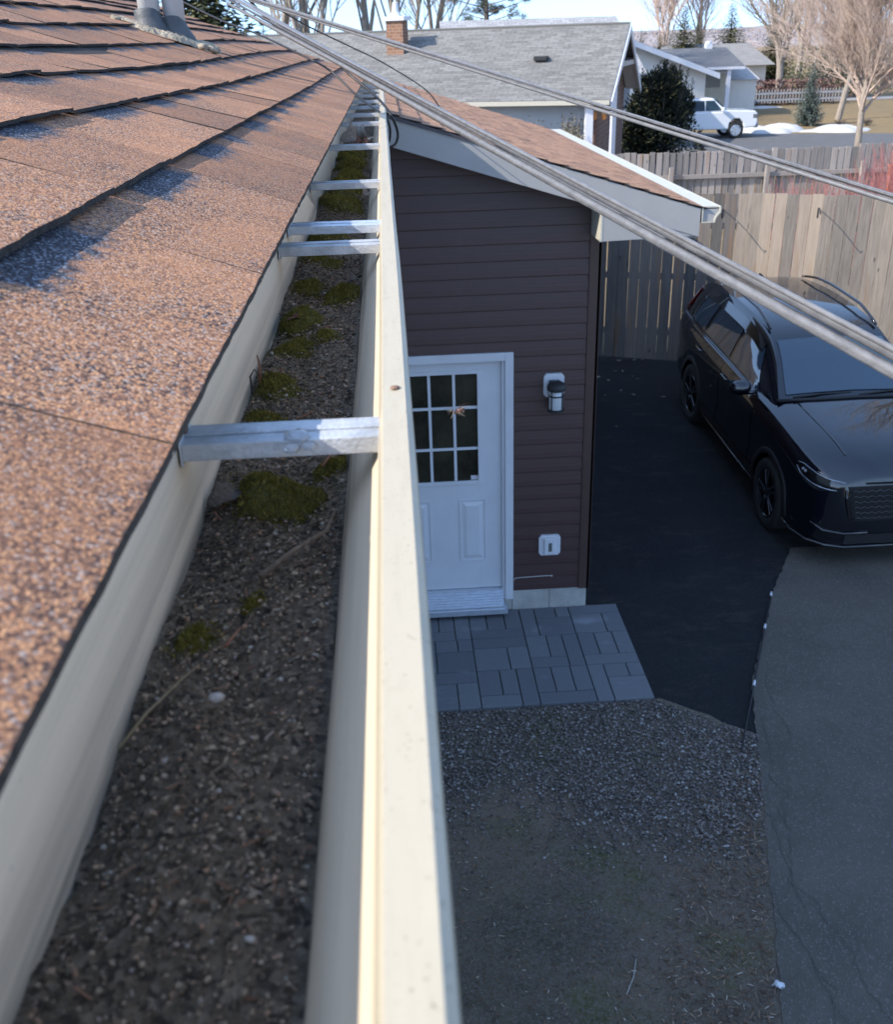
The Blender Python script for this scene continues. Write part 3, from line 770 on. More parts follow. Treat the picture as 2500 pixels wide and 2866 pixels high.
twig([(-.133,.90,-.287),(-.132,.905,-.272),(-.1335,.907,-.262)], .0016, 'short reddish stem standing at the back wall', M_needle)
twig([(-.09,.52,-.287),(-.072,.545,-.284),(-.052,.565,-.281),(-.047,.58,-.275)], .0022, 'brown branching root lying across to the gutter front', M_twig)
twig([(-.100,.445,-.287),(-.094,.462,-.286)], .001, 'orange needle beside the tiny moss tuft', M_needle)
twig([(-.062,.69,-.288),(-.055,.705,-.284),(-.050,.715,-.280)], .0011, 'rusty needle leaning at the gutter front behind the nearest strap', M_needle)
twig([(-.088,1.095,-.288),(-.070,1.10,-.287)], .0008, 'thin red needle right of the round moss cushion', M_needle)
twig([(-.09,.80,-.289),(-.076,.815,-.288)], .001, 'rust brown needle in mid gutter beyond the nearest strap', M_needle)
twig([(-.048,2.42,-.27),(-.043,2.45,-.262),(-.041,2.52,-.258),(-.043,2.56,-.25)], .0016, 'dark hooked stem on the gutter front beyond the fourth strap', bpy.data.materials['dark_twig'])
pb = MB(); stone(pb, -.0975, .398, -.286, .0052, random.Random(4), .5)
tag(pb.build('pale_pebble', mat('pale_grit', (.42,.38,.34), .8, var=.2, vscale=300), smooth=True), 'pale pebble lying in the blurred near part of the gutter', 'pebble')
# near litter that shows large: pebbles of shingle grit in the blurred foreground
# ------------------------------------------------------------------ overhead cables
def strand_mat(name, a, b_, rough, metal):
    t = NT(name); n = t.tex('Noise', t.coord('Object', (30, 8, 30)), 4.0, Detail=6.0, Roughness=.7)
    t.l(t.mix(t.rng(n.outputs[0], .35, .68), a, b_), t.b.inputs['Base Color'])
    t.b.inputs['Roughness'].default_value = rough; t.b.inputs['Metallic'].default_value = metal
    return t.m
M_wire1 = strand_mat('weathered_cable_sheath', (.115,.115,.12), (.18,.18,.185), .42, .0)
M_wire2 = strand_mat('dark_cable_sheath', (.05,.05,.055), (.11,.11,.115), .45, .0)
M_wireb = mat('black_cable', (.012,.012,.013), .45)
def lerp3(a, b, t): return Vector(a).lerp(Vector(b), t)
def bundle(name, A, B, ext, strands, lab, sag=0.0, flare=0.0):
    root = thing(name, lab, 'cable', tuple(A), group=None)
    d = (Vector(B)-Vector(A)).normalized(); up = Vector((0,0,1)); sx = d.cross(up).normalized(); su = sx.cross(d)
    for (r, off, ph, tw, m_) in strands:
        pts = []
        for i in range(61):
            t = ext*i/60; p = lerp3(A, B, t); p.z -= sag*4*t*(1-t) if t < 1 else -sag*4*t*(t-1)
            o = off*(1+flare*max(0, 1-t*2.2)); a = ph+tw*t*2*PI
            pts.append(p+sx*(o*math.cos(a))+su*(o*math.sin(a)))
        mb = MB(); mb.tube(pts, r, 10); mb.build('strand', m_, root, smooth=True)
    return root
bundle('service_cable', (-.486,3.564,.143), (.382,.724,-.233), 1.3,
       [(.0044,.0062,1.75,.05,M_wire1),(.0046,.0062,1.75+PI,.05,M_wire1),(.0030,.0030,.3,.3,M_wire2),(.0030,.0040,3.4,.3,M_wire2),(.0022,.012,2.6,.12,M_wire1),(.0026,.0095,.9,.10,M_wire1),(.0020,.010,4.4,.15,M_wire2)],
       'thick weathered grey cable bundle running lowest, in front of the garage roof', flare=1.0)
bundle('service_cable', (-.433,3.671,.147), (.766,1.501,-.235), 1.3,
       [(.0036,.0042,1.7,.04,M_wire1),(.0036,.0042,1.7+PI,.04,M_wire1),(.0022,.004,.2,.2,M_wire2)],
       'thinner grey cable, the upper one, crossing in front of the grey roof')
def wire(pts, r, lab):
    # smooth the listed points a little
    P = [Vector(p) for p in pts]; out = []
    for i in range(len(P)-1):
        p0, p1, p2, p3 = P[max(i-1,0)], P[i], P[i+1], P[min(i+2,len(P)-1)]
        for k in range(6):
            t = k/6; out.append(.5*((2*p1)+(-p0+p2)*t+(2*p0-5*p1+4*p2-p3)*t*t+(-p0+3*p1-3*p2+p3)*t*t*t))
    out.append(P[-1])
    mb = MB(); mb.tube(out, r, 8); return tag(mb.build('black_cable', M_wireb, smooth=True), lab, 'cable')
wire([[-.52,3.95,.23],[-.467,3.97,.155],[-.371,3.982,.06],[-.233,3.993,0],[-.129,3.947,-.095],[-.049,3.847,-.156],[-.006,3.745,-.194],[.021,3.693,-.232],[.037,3.739,-.28],[.036,3.837,-.318],[.019,3.984,-.353],[-.05,4.1,-.385]], .0048,
     'thick black cable looping over the gutter rim and back under the eave')
wire([[-1.3,5.9,.36],[-1.035,5.396,.253],[-.743,4.943,.128],[-.511,4.571,.049],[-.331,4.287,-.026],[-.21,4.144,-.084],[-.099,3.995,-.178],[-.017,3.743,-.222],[.0105,3.711,-.262],[.0,3.78,-.33],[-.06,3.9,-.37]], .0042,
     'black cable coming from the far left over the roof edge into the gutter')
wire([[-.56,4.3,.25],[-.483,4.369,.187],[-.325,4.588,.085],[-.154,4.998,-.004],[.017,5.499,-.097],[.254,6.189,-.261],[.36,6.5,-.42],[.40,6.9,-.50]], .0032,
     'thin dark wire curving down in front of the grey roof to the garage')

# ------------------------------------------------------------------ spider on its thread
sp = thing('spider', 'small reddish spider with pale bristly abdomen hanging in the air before the white door', 'spider', (.0400, .6572, -.2376))
C = Vector((.0400, .6572, -.2376))
M_sp = mat('spider_brown', (.07,.025,.018), .5, var=.5, vscale=500); M_sph = mat('spider_pale', (.40,.34,.25), .6)
sx_ = Vector((.95,0,.32)).normalized()
Mr = Vector((0,0,1)).rotation_difference(sx_).to_matrix()
ab = MB(); ab.lathe([(.0003,-.0032),(.0015,-.0027),(.0024,-.0012),(.0026,.0004),(.0020,.0020),(.0010,.0030),(.0002,.0034)], C+sx_*.0022, Mr, 14)
rs = random.Random(3)
for k in range(90):
    a = rs.uniform(0, 2*PI); h = rs.uniform(-.0026,.0028); r = .0024*math.sqrt(max(.05, 1-(h/.0034)**2))
    p = C+sx_*.0022+Mr @ Vector((r*math.cos(a), r*math.sin(a), h)); d = (Mr @ Vector((math.cos(a), math.sin(a), .4)))*rs.uniform(.0006,.0013)+Vector((0,0,-.0004))
    s_ = Vector((rs.gauss(0,1), rs.gauss(0,1), rs.gauss(0,1))).normalized()*.00007
    ab.add([p-s_, p+s_, p+d], [(0,1,2)], 1)
ab.build('abdomen', [M_sp, M_sph], sp, smooth=True)
hd = MB(); hd.lathe([(.0003,-.0013),(.0011,-.0006),(.0012,.0003),(.0007,.0011),(.0002,.0013)], C-sx_*.0022, Mr, 12); hd.build('head', M_sp, sp, smooth=True)
for k, (dx, dz, dy) in enumerate(((.011,.0075,.003),(.0125,.0065,-.003),(.010,.0015,.005),(.007,-.0035,-.004),(-.0115,.0030,.003),(-.010,.0022,-.003),(-.0085,-.0035,.004),(-.0065,-.0055,-.003))):
    b0 = C-sx_*.0015; e = C+Vector((dx, dy, dz))*.74; m1 = b0.lerp(e, .45)+Vector((0, dy*.4, .0016))
    lg = MB(); lg.tube([b0, m1, e], [.00022,.00017,.00009], 5); lg.build('leg', M_sph if k % 2 else M_sp, sp)
th = MB(); th.tube([C+sx_*.0055, (.045,.68,-.10), (.20,1.05,-.145)], .000003, 4); th.tube([C-sx_*.003, (.006,.65,-.2205)], .000003, 4)
th.build('web_thread', mat('silk', (.7,.7,.7), .3), sp)

# ------------------------------------------------------------------ garage
YW = 7.30
gar = thing('brown_garage', 'attached garage with dark brown siding, beige fascia and brown shingle roof', 'garage', (-.3, 10.1, G))
SLG = .313
def rz(x): return -.41 - SLG*x                      # top of the garage roof at the front rake
sd = MB(); crs = .1225; zb = -4.294; k = 0
DX0, DX1, DZ1 = -.205, .888, -2.168
while zb+k*crs < -.35:
    z0 = zb+k*crs; z1 = z0+crs; k += 1
    xr = min(1.46, (-.63-z0)/SLG+.15)
    for (a, b) in ([(-3.0, DX0+.01), (DX1-.01, xr)] if z1 < DZ1+.01 else [(-3.0, xr)]):
        if b <= a+.05: continue
        sd.add([(a,YW-.012,z0),(b,YW-.012,z0),(b,YW-.001,z1+.004),(a,YW-.001,z1+.004),(a,YW+.01,z0),(b,YW+.01,z0),
                (a,YW-.0135,z0+.006),(b,YW-.0135,z0+.006),(a,YW-.0098,z0+.052),(b,YW-.0098,z0+.052),(a,YW-.0084,z0+.060),(b,YW-.0084,z0+.060),(a,YW-.0079,z0+.068),(b,YW-.0079,z0+.068)],
               [(0,1,7,6),(6,7,9,8),(8,9,11,10),(10,11,13,12),(12,13,2,3),(0,4,5,1)])
# the long side wall
for k in range(24):
    z0 = zb+k*crs; z1 = z0+crs
    sd.add([(1.542,YW,z0),(1.542,12.9,z0),(1.533,12.9,z1),(1.533,YW,z1)], [(0,1,2,3)])
sd.build('wall', M_siding, gar)
cw = MB(); cw.box(-3.0,DX0,YW+.012,12.9,-4.3,-.75); cw.box(DX1,1.525,YW+.012,12.9,-4.3,-1.0); cw.box(DX0,DX1,YW+.012,12.9,DZ1,-.95)
cw.build('wall_core', M_dark, gar)
cp = MB(); cp.box(1.457,1.546,YW-.022,YW+.005,-4.305,-.95); cp.box(1.522,1.548,YW-.022,YW+.085,-4.305,-.95); cp.build('corner_post', M_trimb, gar, bevel=.003)
fo = MB(); fo.box(-3.0,.885,YW+.006,12.8,G-.1,-4.30); fo.box(.885,1.205,YW-.004,YW+.006,G-.1,-4.30); fo.box(1.2085,1.528,YW-.004,12.8,G-.1,-4.301); fo.build('foundation', M_conc, gar, bevel=.003)
# door
fr = MB(); fr.box(DX0,-.145,YW-.028,YW+.05,-4.37,DZ1); fr.box(.822,DX1,YW-.028,YW+.05,-4.37,DZ1); fr.box(-.145,.822,YW-.028,YW+.05,DZ1-.066,DZ1)
fr.box(.797,.822,YW-.004,YW+.05,-4.37,DZ1-.066); fr.box(-.145,-.137,YW-.004,YW+.05,-4.37,DZ1-.066)
fr.build('door_frame', M_white, gar, bevel=.003)
dr = MB(); DY = YW+.028; X0, X1, Z0, Z1 = -.137, .797, -4.268, -2.234
GX0, GX1, GZ0, GZ1 = .038, .610, -3.255, -2.336
for (a, b, c, d) in ((X0,GX0,Z0,Z1),(GX1,X1,Z0,Z1),(GX0,GX1,GZ1,Z1),(GX0,GX1,Z0,GZ0)): dr.box(a, b, DY, DY+.04, c, d)
for (a, b, c, d) in ((GX0-.028,GX0+.004,GZ0-.028,GZ1+.028),(GX1-.004,GX1+.028,GZ0-.028,GZ1+.028),(GX0+.004,GX1-.004,GZ1-.004,GZ1+.028),(GX0+.004,GX1-.004,GZ0-.028,GZ0+.004)): dr.box(a, b, DY-.010, DY, c, d)
for (a, b) in ((-.02,.205),(.44,.665)):
    c, d = -4.00, -3.42                     # pressed panels: sunk moulding round a raised field
    m_ = .03
    for (p, q, r, s) in ((a,a+.012,c,d),(b-.012,b,c,d),(a+.012,b-.012,c,c+.012),(a+.012,b-.012,d-.012,d)): dr.box(p, q, DY-.006, DY, r, s)
    dr.add([(a+m_,DY,c+m_),(b-m_,DY,c+m_),(b-m_,DY,d-m_),(a+m_,DY,d-m_),(a+2*m_,DY-.009,c+2*m_),(b-2*m_,DY-.009,c+2*m_),(b-2*m_,DY-.009,d-2*m_),(a+2*m_,DY-.009,d-2*m_)],
           [(0,1,5,4),(1,2,6,5),(2,3,7,6),(3,0,4,7),(4,5,6,7)])
door = dr.build('door', M_white, gar, bevel=.002)
gl = MB(); gl.box(GX0,GX1,DY+.012,DY+.018,GZ0,GZ1); gl.build('window', M_dgl, door)
mu = MB()
for x in (.2265, .4215): mu.box(x-.011,x+.011,DY+.004,DY+.013,GZ0,GZ1)
for z in (-2.62,-2.97):
    for (a, b) in ((GX0,.2155),(.2375,.4105),(.4325,GX1)): mu.box(a,b,DY+.004,DY+.013,z-.011,z+.011)
mu.build('muntin', M_white, door)
stk = MB(); stk.box(.545,.605,DY+.0105,DY+.0118,-3.25,-3.212); stk.build('sticker', mat('pale_sticker', (.6,.58,.62), .5, var=.4, vscale=90), door)
kn = MB(); kn.lathe([(.028,0),(.026,.012),(.012,.03),(.024,.045),(.027,.06),(.015,.07)], (-.09,DY,-3.33), Matrix.Rotation(PI/2, 3, 'X'), 14); kn.build('handle', M_galv, door, smooth=True)
th_ = MB(); th_.box(-.15,.80,YW-.02,YW+.06,-4.37,-4.272)
for i in range(6): th_.box(-.15,.80,YW-.03-.017*i-.012,YW-.02-.017*i,-4.385-.0115*i,-4.292-.0165*i)
th_.box(-.16,.83,YW-.135,YW-.02,-4.45,-4.40); th_.build('threshold', M_alu, gar, bevel=.001)
# roof, fascia boards, eave return and gutter
YF, YB = 6.95, 13.85
def gpt(s, y, n=0.0):
    a = math.atan(SLG); x0, z0 = 2.205, rz(2.205)-.004
    return (x0 - s*math.cos(a) + n*math.sin(a), y, z0 + s*math.sin(a) + n*math.cos(a))
gf = shingle_roof(gpt, 24, .148, YF-.012, YB, .16, .32, 8, thick=.006, jag=.0025, curl=.0035)
grf = gf.build('roof', [M_shingle_far, M_tar], gar)
gd = MB(); gd.hexa([(-1.3,YF+.03,rz(-1.3)-.06),(2.17,YF+.03,rz(2.17)-.06),(2.17,YB,rz(2.17)-.06),(-1.3,YB,rz(-1.3)-.06),(-1.3,YF+.0,rz(-1.3)-.008),(2.19,YF,rz(2.19)-.008),(2.19,YB,rz(2.19)-.008),(-1.3,YB,rz(-1.3)-.008)])
gd.build('roof_deck', M_tar, gar)
ra = MB(); ra.hexa([(-1.2,YF,rz(-1.2)-.205),(2.165,YF,rz(2.165)-.205),(2.165,YF+.03,rz(2.165)-.205),(-1.2,YF+.03,rz(-1.2)-.205),(-1.2,YF,rz(-1.2)-.012),(2.165,YF,rz(2.165)-.012),(2.165,YF+.03,rz(2.165)-.012),(-1.2,YF+.03,rz(-1.2)-.012)])
ra.hexa([(-1.2,YF+.03,rz(-1.2)-.205),(1.5,YF+.03,rz(1.5)-.205),(1.5,YW+.02,rz(1.5)-.205),(-1.2,YW+.02,rz(-1.2)-.205),(-1.2,YF+.03,rz(-1.2)-.19),(1.5,YF+.03,rz(1.5)-.19),(1.5,YW+.02,rz(1.5)-.19),(-1.2,YW+.02,rz(-1.2)-.19)])
ra.build('fascia', M_beige, gar, bevel=.002)
de = MB(); de.hexa([(-1.2,YF-.014,rz(-1.2)-.045),(1.05,YF-.010,rz(1.05)-.018),(1.05,YF-.001,rz(1.05)-.018),(-1.2,YF-.001,rz(-1.2)-.045),(-1.2,YF-.014,rz(-1.2)-.006),(1.05,YF-.010,rz(1.05)-.006),(1.05,YF-.001,rz(1.05)-.006),(-1.2,YF-.001,rz(-1.2)-.006)])
de.build('drip_edge', mat('dark_drip_edge', (.05,.045,.055), .4), gar)
er = MB(); er.prism([(1.478,-1.30),(2.15,-1.285),(2.15,-1.09),(1.478,-.905)], 'y', YF+.006, YF+.03); er.build('eave_return', M_beige, gar, bevel=.002)
er2 = MB(); er2.box(1.460,1.4775,YF+.004,YW-.005,-1.302,-.91); er2.build('return_side', M_cream, gar, bevel=.002)
es = MB(); es.box(1.479,2.15,YF+.031,YB,-1.30,-1.285); es.build('soffit', M_beige, gar); es = MB(); es.box(2.152,2.167,YF+.03,YB,-1.30,-1.10); es.build('eave_board', M_beige, gar)
gg = MB()
gp = [(2.178,-1.085),(2.181,-1.193),(2.268,-1.193),(2.272,-1.17),(2.284,-1.148),(2.303,-1.128),(2.306,-1.098),(2.300,-1.09)]
o = len(gg.v)
for y in (YF+.0, YB):
    gg.v += [(x, y, z) for x, z in gp]
for j in range(len(gp)-1): gg.f.append((o+j, o+j+1, o+len(gp)+j+1, o+len(gp)+j)); gg.m.append(0)
go = gg.build('gutter', M_cream, gar); q = go.modifiers.new('thick', 'SOLIDIFY'); q.thickness = .010; q.offset = 0
gc = MB(); gc.prism([(2.186,-1.105),(2.186,-1.187),(2.264,-1.187),(2.278,-1.146),(2.297,-1.126),(2.300,-1.105)], 'y', YF+.012, YF+.016); gc.build('end_cap', M_beige, gar)
gcv = MB(); gcv.hexa([(2.176,YF+.018,-1.096),(2.305,YF+.018,-1.098),(2.305,YB,-1.098),(2.176,YB,-1.096),(2.176,YF+.018,-1.087),(2.305,YF+.018,-1.089),(2.305,YB,-1.089),(2.176,YB,-1.087)])
gcv.build('gutter_cover', M_cream, gar)
# wall lamp
lampt = thing('wall_lamp', 'black lantern with clear glass on white mounting block right of the white door', 'wall lamp', (1.205, YW-.012, -2.5))
lb = MB(); lb.prism([(1.125,-2.375),(1.145,-2.352),(1.265,-2.352),(1.286,-2.375),(1.286,-2.515),(1.265,-2.54),(1.145,-2.54),(1.125,-2.515)], 'y', YW-.038, YW-.006); lb.build('mounting_block', M_white, lampt, bevel=.004)
bp = MB(); bp.box(1.165,1.25,YW-.062,YW-.038,-2.50,-2.40); bp.build('back_plate', M_black, lampt, bevel=.004)
LC = (1.21, YW-.125)
cpM = MB(); cpM.lathe([(.012,-2.385),(.042,-2.39),(.066,-2.405),(.074,-2.43),(.072,-2.452),(.058,-2.46)], (LC[0],LC[1],0), None, 20); cpM.obox((LC[0],YW-.09,-2.43),(.03,.07,.022)); cpM.build('cap', M_black, lampt, smooth=False)
lg = MB(); lg.lathe([(.054,-2.62),(.056,-2.60),(.056,-2.455),(.054,-2.452)], (LC[0],LC[1],0), None, 20); lg.build('glass', mat('seeded_lamp_glass', (.48,.51,.53), .12, spec=.5, coat=.4), lampt, smooth=True)
lf = MB()
for k in range(4):
    a = PI/4+k*PI/2; lf.obox((LC[0]+.060*math.cos(a), LC[1]+.060*math.sin(a), -2.54), (.009,.009,.18))
lf.lathe([(.057,-2.630),(.066,-2.626),(.066,-2.606),(.057,-2.604)], (LC[0],LC[1],0), None, 20); lf.lathe([(.0575,-2.503),(.062,-2.502),(.062,-2.492),(.0575,-2.491)], (LC[0],LC[1],0), None, 20)
lf.build('cage', M_black, lampt)
# outlet cover
ou = thing('outlet_cover', 'white weatherproof outlet cover low on the brown siding right of the door', 'outlet', (1.197, YW-.012, -3.86))
ob = MB(); ob.prism([(1.105,-3.79),(1.125,-3.765),(1.268,-3.765),(1.288,-3.79),(1.288,-3.93),(1.268,-3.955),(1.125,-3.955),(1.105,-3.93)], 'y', YW-.036, YW-.006); ob.build('mounting_block', M_white, ou, bevel=.004)
ol = MB(); ol.box(1.150,1.245,YW-.062,YW-.036,-3.935,-3.785); ol.build('lid', M_white, ou, bevel=.006)
ow = MB(); ow.box(1.183,1.213,YW-.064,YW-.0615,-3.905,-3.825); ow.build('label_window', mat('grey_slot', (.12,.14,.13), .3), ou)
stub = MB(); stub.tube([(.893,YW-.03,-4.185),(.905,YW-.022,-4.168),(.95,YW-.019,-4.166),(1.08,YW-.019,-4.163),(1.20,YW-.019,-4.161),(1.215,YW-.021,-4.163)], .0035, 6); stub.lathe([(.002,-.008),(.007,-.004),(.007,.004),(.002,.008)], (1.222,YW-.022,-4.163), Matrix.Rotation(PI/2,3,'Y'), 8)
tag(stub.build('wire_stub', mat('white_wire', (.55,.53,.5), .5), smooth=True), 'thin pale wire end fixed across the siding just above the foundation', 'wire')

# ------------------------------------------------------------------ near fence, hooks and small things on the drive
FD = Vector((.9477,-.3192,0)); FN = Vector((-.3192,-.9477,0)); F0 = Vector((2.98,13.85,0))
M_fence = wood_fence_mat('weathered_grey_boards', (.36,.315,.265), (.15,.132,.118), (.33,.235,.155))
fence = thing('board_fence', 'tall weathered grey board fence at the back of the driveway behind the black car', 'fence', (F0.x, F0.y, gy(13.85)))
M_fence_d = wood_fence_mat('shade_dark_boards', (.20,.185,.17), (.085,.08,.08), (.13,.095,.07))  # deep shade on the left boards, put into a darker wood colour
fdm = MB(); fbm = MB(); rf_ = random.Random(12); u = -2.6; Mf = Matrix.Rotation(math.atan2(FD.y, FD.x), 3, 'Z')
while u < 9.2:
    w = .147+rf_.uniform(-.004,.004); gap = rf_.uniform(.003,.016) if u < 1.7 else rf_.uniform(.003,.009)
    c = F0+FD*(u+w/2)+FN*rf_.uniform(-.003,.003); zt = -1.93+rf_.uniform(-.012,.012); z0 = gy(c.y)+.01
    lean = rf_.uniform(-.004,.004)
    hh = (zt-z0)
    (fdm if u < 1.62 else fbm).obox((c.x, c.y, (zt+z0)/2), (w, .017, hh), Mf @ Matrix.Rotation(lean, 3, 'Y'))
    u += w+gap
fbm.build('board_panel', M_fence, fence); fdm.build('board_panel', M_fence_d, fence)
for z in (-2.35, -3.05, -3.85):
    a = F0+FD*3.3-FN*.03; rb = MB(); rb.obox((a.x, a.y, z), (11.8, .038, .085), Mf); rb.build('rail', M_fence, fence)
for u in (-2.2, .2, 2.6, 5.0, 7.4):
    a = F0+FD*u-FN*.10; pb_ = MB(); pb_.box(a.x-.045,a.x+.045,a.y-.045,a.y+.045,gy(a.y)-.1,-2.0); pb_.build('post', M_fence, fence)
for (hx, hy, hz, lab) in ((5.6,12.965,-2.10,'black wire plant hook high on the sunlit fence, right one of the pair'),(4.45,13.35,-2.12,'black wire plant hook on the fence just past the garage gutter end')):
    b = Vector((hx, hy, hz))+FN*.012; pts = [b+Vector((0,0,-.12)), b+Vector((0,0,.0))]
    for i in range(10): t = i/9; pts.append(b+FN*(.02+.42*t)+Vector((0,0,.035*math.sin(PI*min(1,t*1.1))-.01*t)))
    pts.append(b+FN*.45+Vector((0,0,.03)))
    hb = MB(); hb.tube(pts, .006, 6); tag(hb.build('plant_hook', M_black, smooth=True), lab, 'hook', 'plant hooks on the fence')
mk = thing('marker_rod', 'slim black rod with white bands lying along the seam between new and old asphalt', 'rod', (2.2, 5.2, G))
P0, P1 = Vector((3.215,7.36,G+.02)), Vector((2.24,5.27,G+.02))
mr = MB(); mr.tube([P0, P1], .006, 8); mr.build('rod', M_black, mk, smooth=True)
for t in (.0, .245, .615):
    a, b = P0.lerp(P1, t), P0.lerp(P1, t+.028); rb = MB(); rb.tube([a, b], .0105, 8); rb.build('white_band', M_white, mk, smooth=True)
sc = MB(); rr = random.Random(8)
sc.grid(lambda u, v: (1.80+.045*u+.01*math.sin(v*7), 3.42+.04*v+.008*math.sin(u*9), G+.016+.014*math.sin(u*5+v*6)), 6, 6)
o = tag(sc.build('tissue_scrap', mat('white_tissue', (.7,.72,.75), .8), smooth=True), 'small crumpled white tissue scrap on the edge of the old asphalt', 'tissue'); q = o.modifiers.new('thick','SOLIDIFY'); q.thickness = .002
for (pts, lab) in ((((1.02,3.45),(1.08,3.55),(1.12,3.66)), 'bleached thin stick on the soil near the drive edge, upper one'),(((.78,3.05),(.775,3.15),(.785,3.24),(.77,3.29)), 'bleached forked stick on the soil at the bottom of the yard')):
    mb = MB(); mb.tube([(x, y, G+.014) for x, y in pts], .0035, 6); tag(mb.build('stick', mat('bleached_wood', (.34,.32,.29), .8) if 'bleached_wood' not in bpy.data.materials else bpy.data.materials['bleached_wood'], smooth=True), lab, 'stick')
# leaves blown onto the new asphalt by the fence
ll = MB(); rr = random.Random(31)
for k in range(26):
    x = rr.uniform(2.3, 3.6) if k < 34 else rr.uniform(1.8, 3.2); y = rr.gauss(12.6, .7) if k < 26 else rr.uniform(9.0, 12.6)
    y = min(y, 13.6); l = rr.uniform(.03, .075); M = rotz(rr.uniform(0, PI)) @ Matrix.Rotation(rr.uniform(-.3,.3), 3, 'X')
    ll.obox((x, y, gy(y)+.012), (l, l*.55, .003), M)
tag(ll.build('leaf_litter', island_mat('blown_leaves', [(0,(.09,.075,.06)),(.6,(.16,.14,.115)),(1,(.26,.24,.21))])), 'pale leaf bits blown over the shaded asphalt between fence and car', 'leaves', kind='stuff')
# ------------------------------------------------------------------ black SUV
def pchip(xs_, ys_):
    o = sorted(zip(xs_, ys_)); X = [p[0] for p in o]; Y = [p[1] for p in o]; n = len(X)
    h = [X[i+1]-X[i] for i in range(n-1)]; d = [(Y[i+1]-Y[i])/h[i] for i in range(n-1)]
    m = [d[0]]+[0 if d[i-1]*d[i] <= 0 else 2*d[i-1]*d[i]/(d[i-1]+d[i]) for i in range(1, n-1)]+[d[-1]]
    def f(x):
        x = min(max(x, X[0]), X[-1])
        i = max(0, min(n-2, next((k for k in range(n-1) if x <= X[k+1]), n-2)))
        t = (x-X[i])/h[i]
        return (2*t**3-3*t*t+1)*Y[i]+(t**3-2*t*t+t)*h[i]*m[i]+(-2*t**3+3*t*t)*Y[i+1]+(t**3-t*t)*h[i]*m[i+1]
    return f
cW = pchip([-2.35,-2.28,-2.1,-1.7,-1,0,1,1.6,1.95,2.15,2.27,2.33], [.70,.80,.875,.915,.93,.93,.925,.915,.885,.83,.74,.62])
cB = pchip([-2.35,-2,-1.2,1.6,2.1,2.33], [.34,.28,.24,.24,.22,.24])
cT = pchip([-2.35,-2.2,-2.0,0,1.0,1.4,1.9,2.15,2.27,2.33], [1.04,1.17,1.19,1.19,1.205,1.18,1.13,1.075,1.015,.935])
cE = pchip([-2.35,-2.2,0,1.0,1.6,2.0,2.2,2.33], [1.01,1.145,1.14,1.135,1.10,1.03,.965,.885])
def csec(u):
    W, b, T, E = cW(u), cB(u), cT(u), cE(u); h = E-b
    return [(0,b),(W*.75,b),(W-.06,b+.03),(W-.02,b+.14*h),(W-.006,b+.32*h),(W-.016,b+.5*h),(W-.004,b+.68*h),(W,b+.78*h),(W-.02,b+.93*h),(W-.055,E-.004),(W-.085,E+.006),
            (W-.20,E+(T-E)*.55+.006),(W*.5,T-.008),(0,T)]
def cside(u, w):
    s = csec(u)[2:11]
    for (v0, w0), (v1, w1) in zip(s[:-1], s[1:]):
        if w0 <= w <= w1: return v0+(v1-v0)*(w-w0)/max(1e-6, w1-w0)
    return s[0][0] if w < s[0][1] else s[-1][0]
gR = pchip([1.08,.8,.5,.25,0,-.4,-.9,-1.5,-1.95,-2.06,-2.30], [1.20,1.33,1.475,1.575,1.63,1.665,1.665,1.635,1.585,1.545,1.17])
gB = pchip([1.08,.6,.0,-1.2,-1.9,-2.30], [.80,.845,.85,.845,.81,.72])
gW = pchip([1.08,.25,0,-1,-1.9,-2.06,-2.30], [.77,.60,.595,.595,.565,.565,.66])
def gsec(u):
    E = cE(u)-.02; R = gR(u); Wb = gB(u); Wr = gW(u); R = max(R, E+.03)
    e = R-.055 if R-.055 > E+.012 else E+.012
    return [(Wb,E),(Wb+(Wr+.035-Wb)*.5+.014,E+(e-E)*.5),(Wr+.035,e),(Wr-.005,R-.018),(Wr*.6,R-.002),(0,R+.010)]
def gside(u, t):
    s = gsec(u); (a, b), k = ((s[0], s[1]), t*2) if t < .5 else ((s[1], s[2]), t*2-1)
    return a[0]+(b[0]-a[0])*k, a[1]+(b[1]-a[1])*k
def gtop(u, t):            # t: 0 centre, 1 roof edge
    s = gsec(u); P = [s[5], s[4], s[3]]
    (a, b), k = ((P[0], P[1]), t/.6) if t < .6 else ((P[1], P[2]), (t-.6)/.4)
    return a[0]+(b[0]-a[0])*k, a[1]+(b[1]-a[1])*k
M_paint = mat('black_car_paint', (.0015,.0025,.006), .4, spec=.05, coat=1.0)
M_paint.node_tree.nodes['Principled BSDF'].inputs['Coat IOR'].default_value = 1.8
M_clad = mat('black_cladding', (.014,.014,.015), .55)
M_cgl = mat('tinted_car_glass', (.022,.048,.072), .03, spec=.75, coat=1.0)
M_chrome = mat('bright_trim', (.45,.47,.5), .15, metal=1.0)
M_gloss = mat('gloss_black_trim', (.006,.006,.007), .08, spec=.6, coat=.8)
M_tyre = mat('tyre_rubber', (.018,.018,.018), .8, var=.3, vscale=60)
M_rim_ = mat('black_alloy', (.12,.125,.135), .22, metal=.9)
M_red = mat('red_tail_lens', (.10,.004,.005), .12, coat=.8)
M_lens = mat('headlight_lens', (.16,.17,.18), .06, spec=.7, coat=1.0)
car = thing('black_suv', 'black SUV with roof rails parked nose out in front of the board fence', 'car', (4.50, 10.10, gy(10.10)), (math.atan(.05), 0, 0))
def CP(u, v, w): return (v, -u, w)
us = [2.33,2.31,2.27,2.2,2.1,1.95,1.8,1.6,1.4,1.2,1.05,.9,.6,.3,0,-.3,-.6,-.9,-1.2,-1.5,-1.75,-1.95,-2.1,-2.2,-2.28,-2.32,-2.35]
bb = MB(); n = None
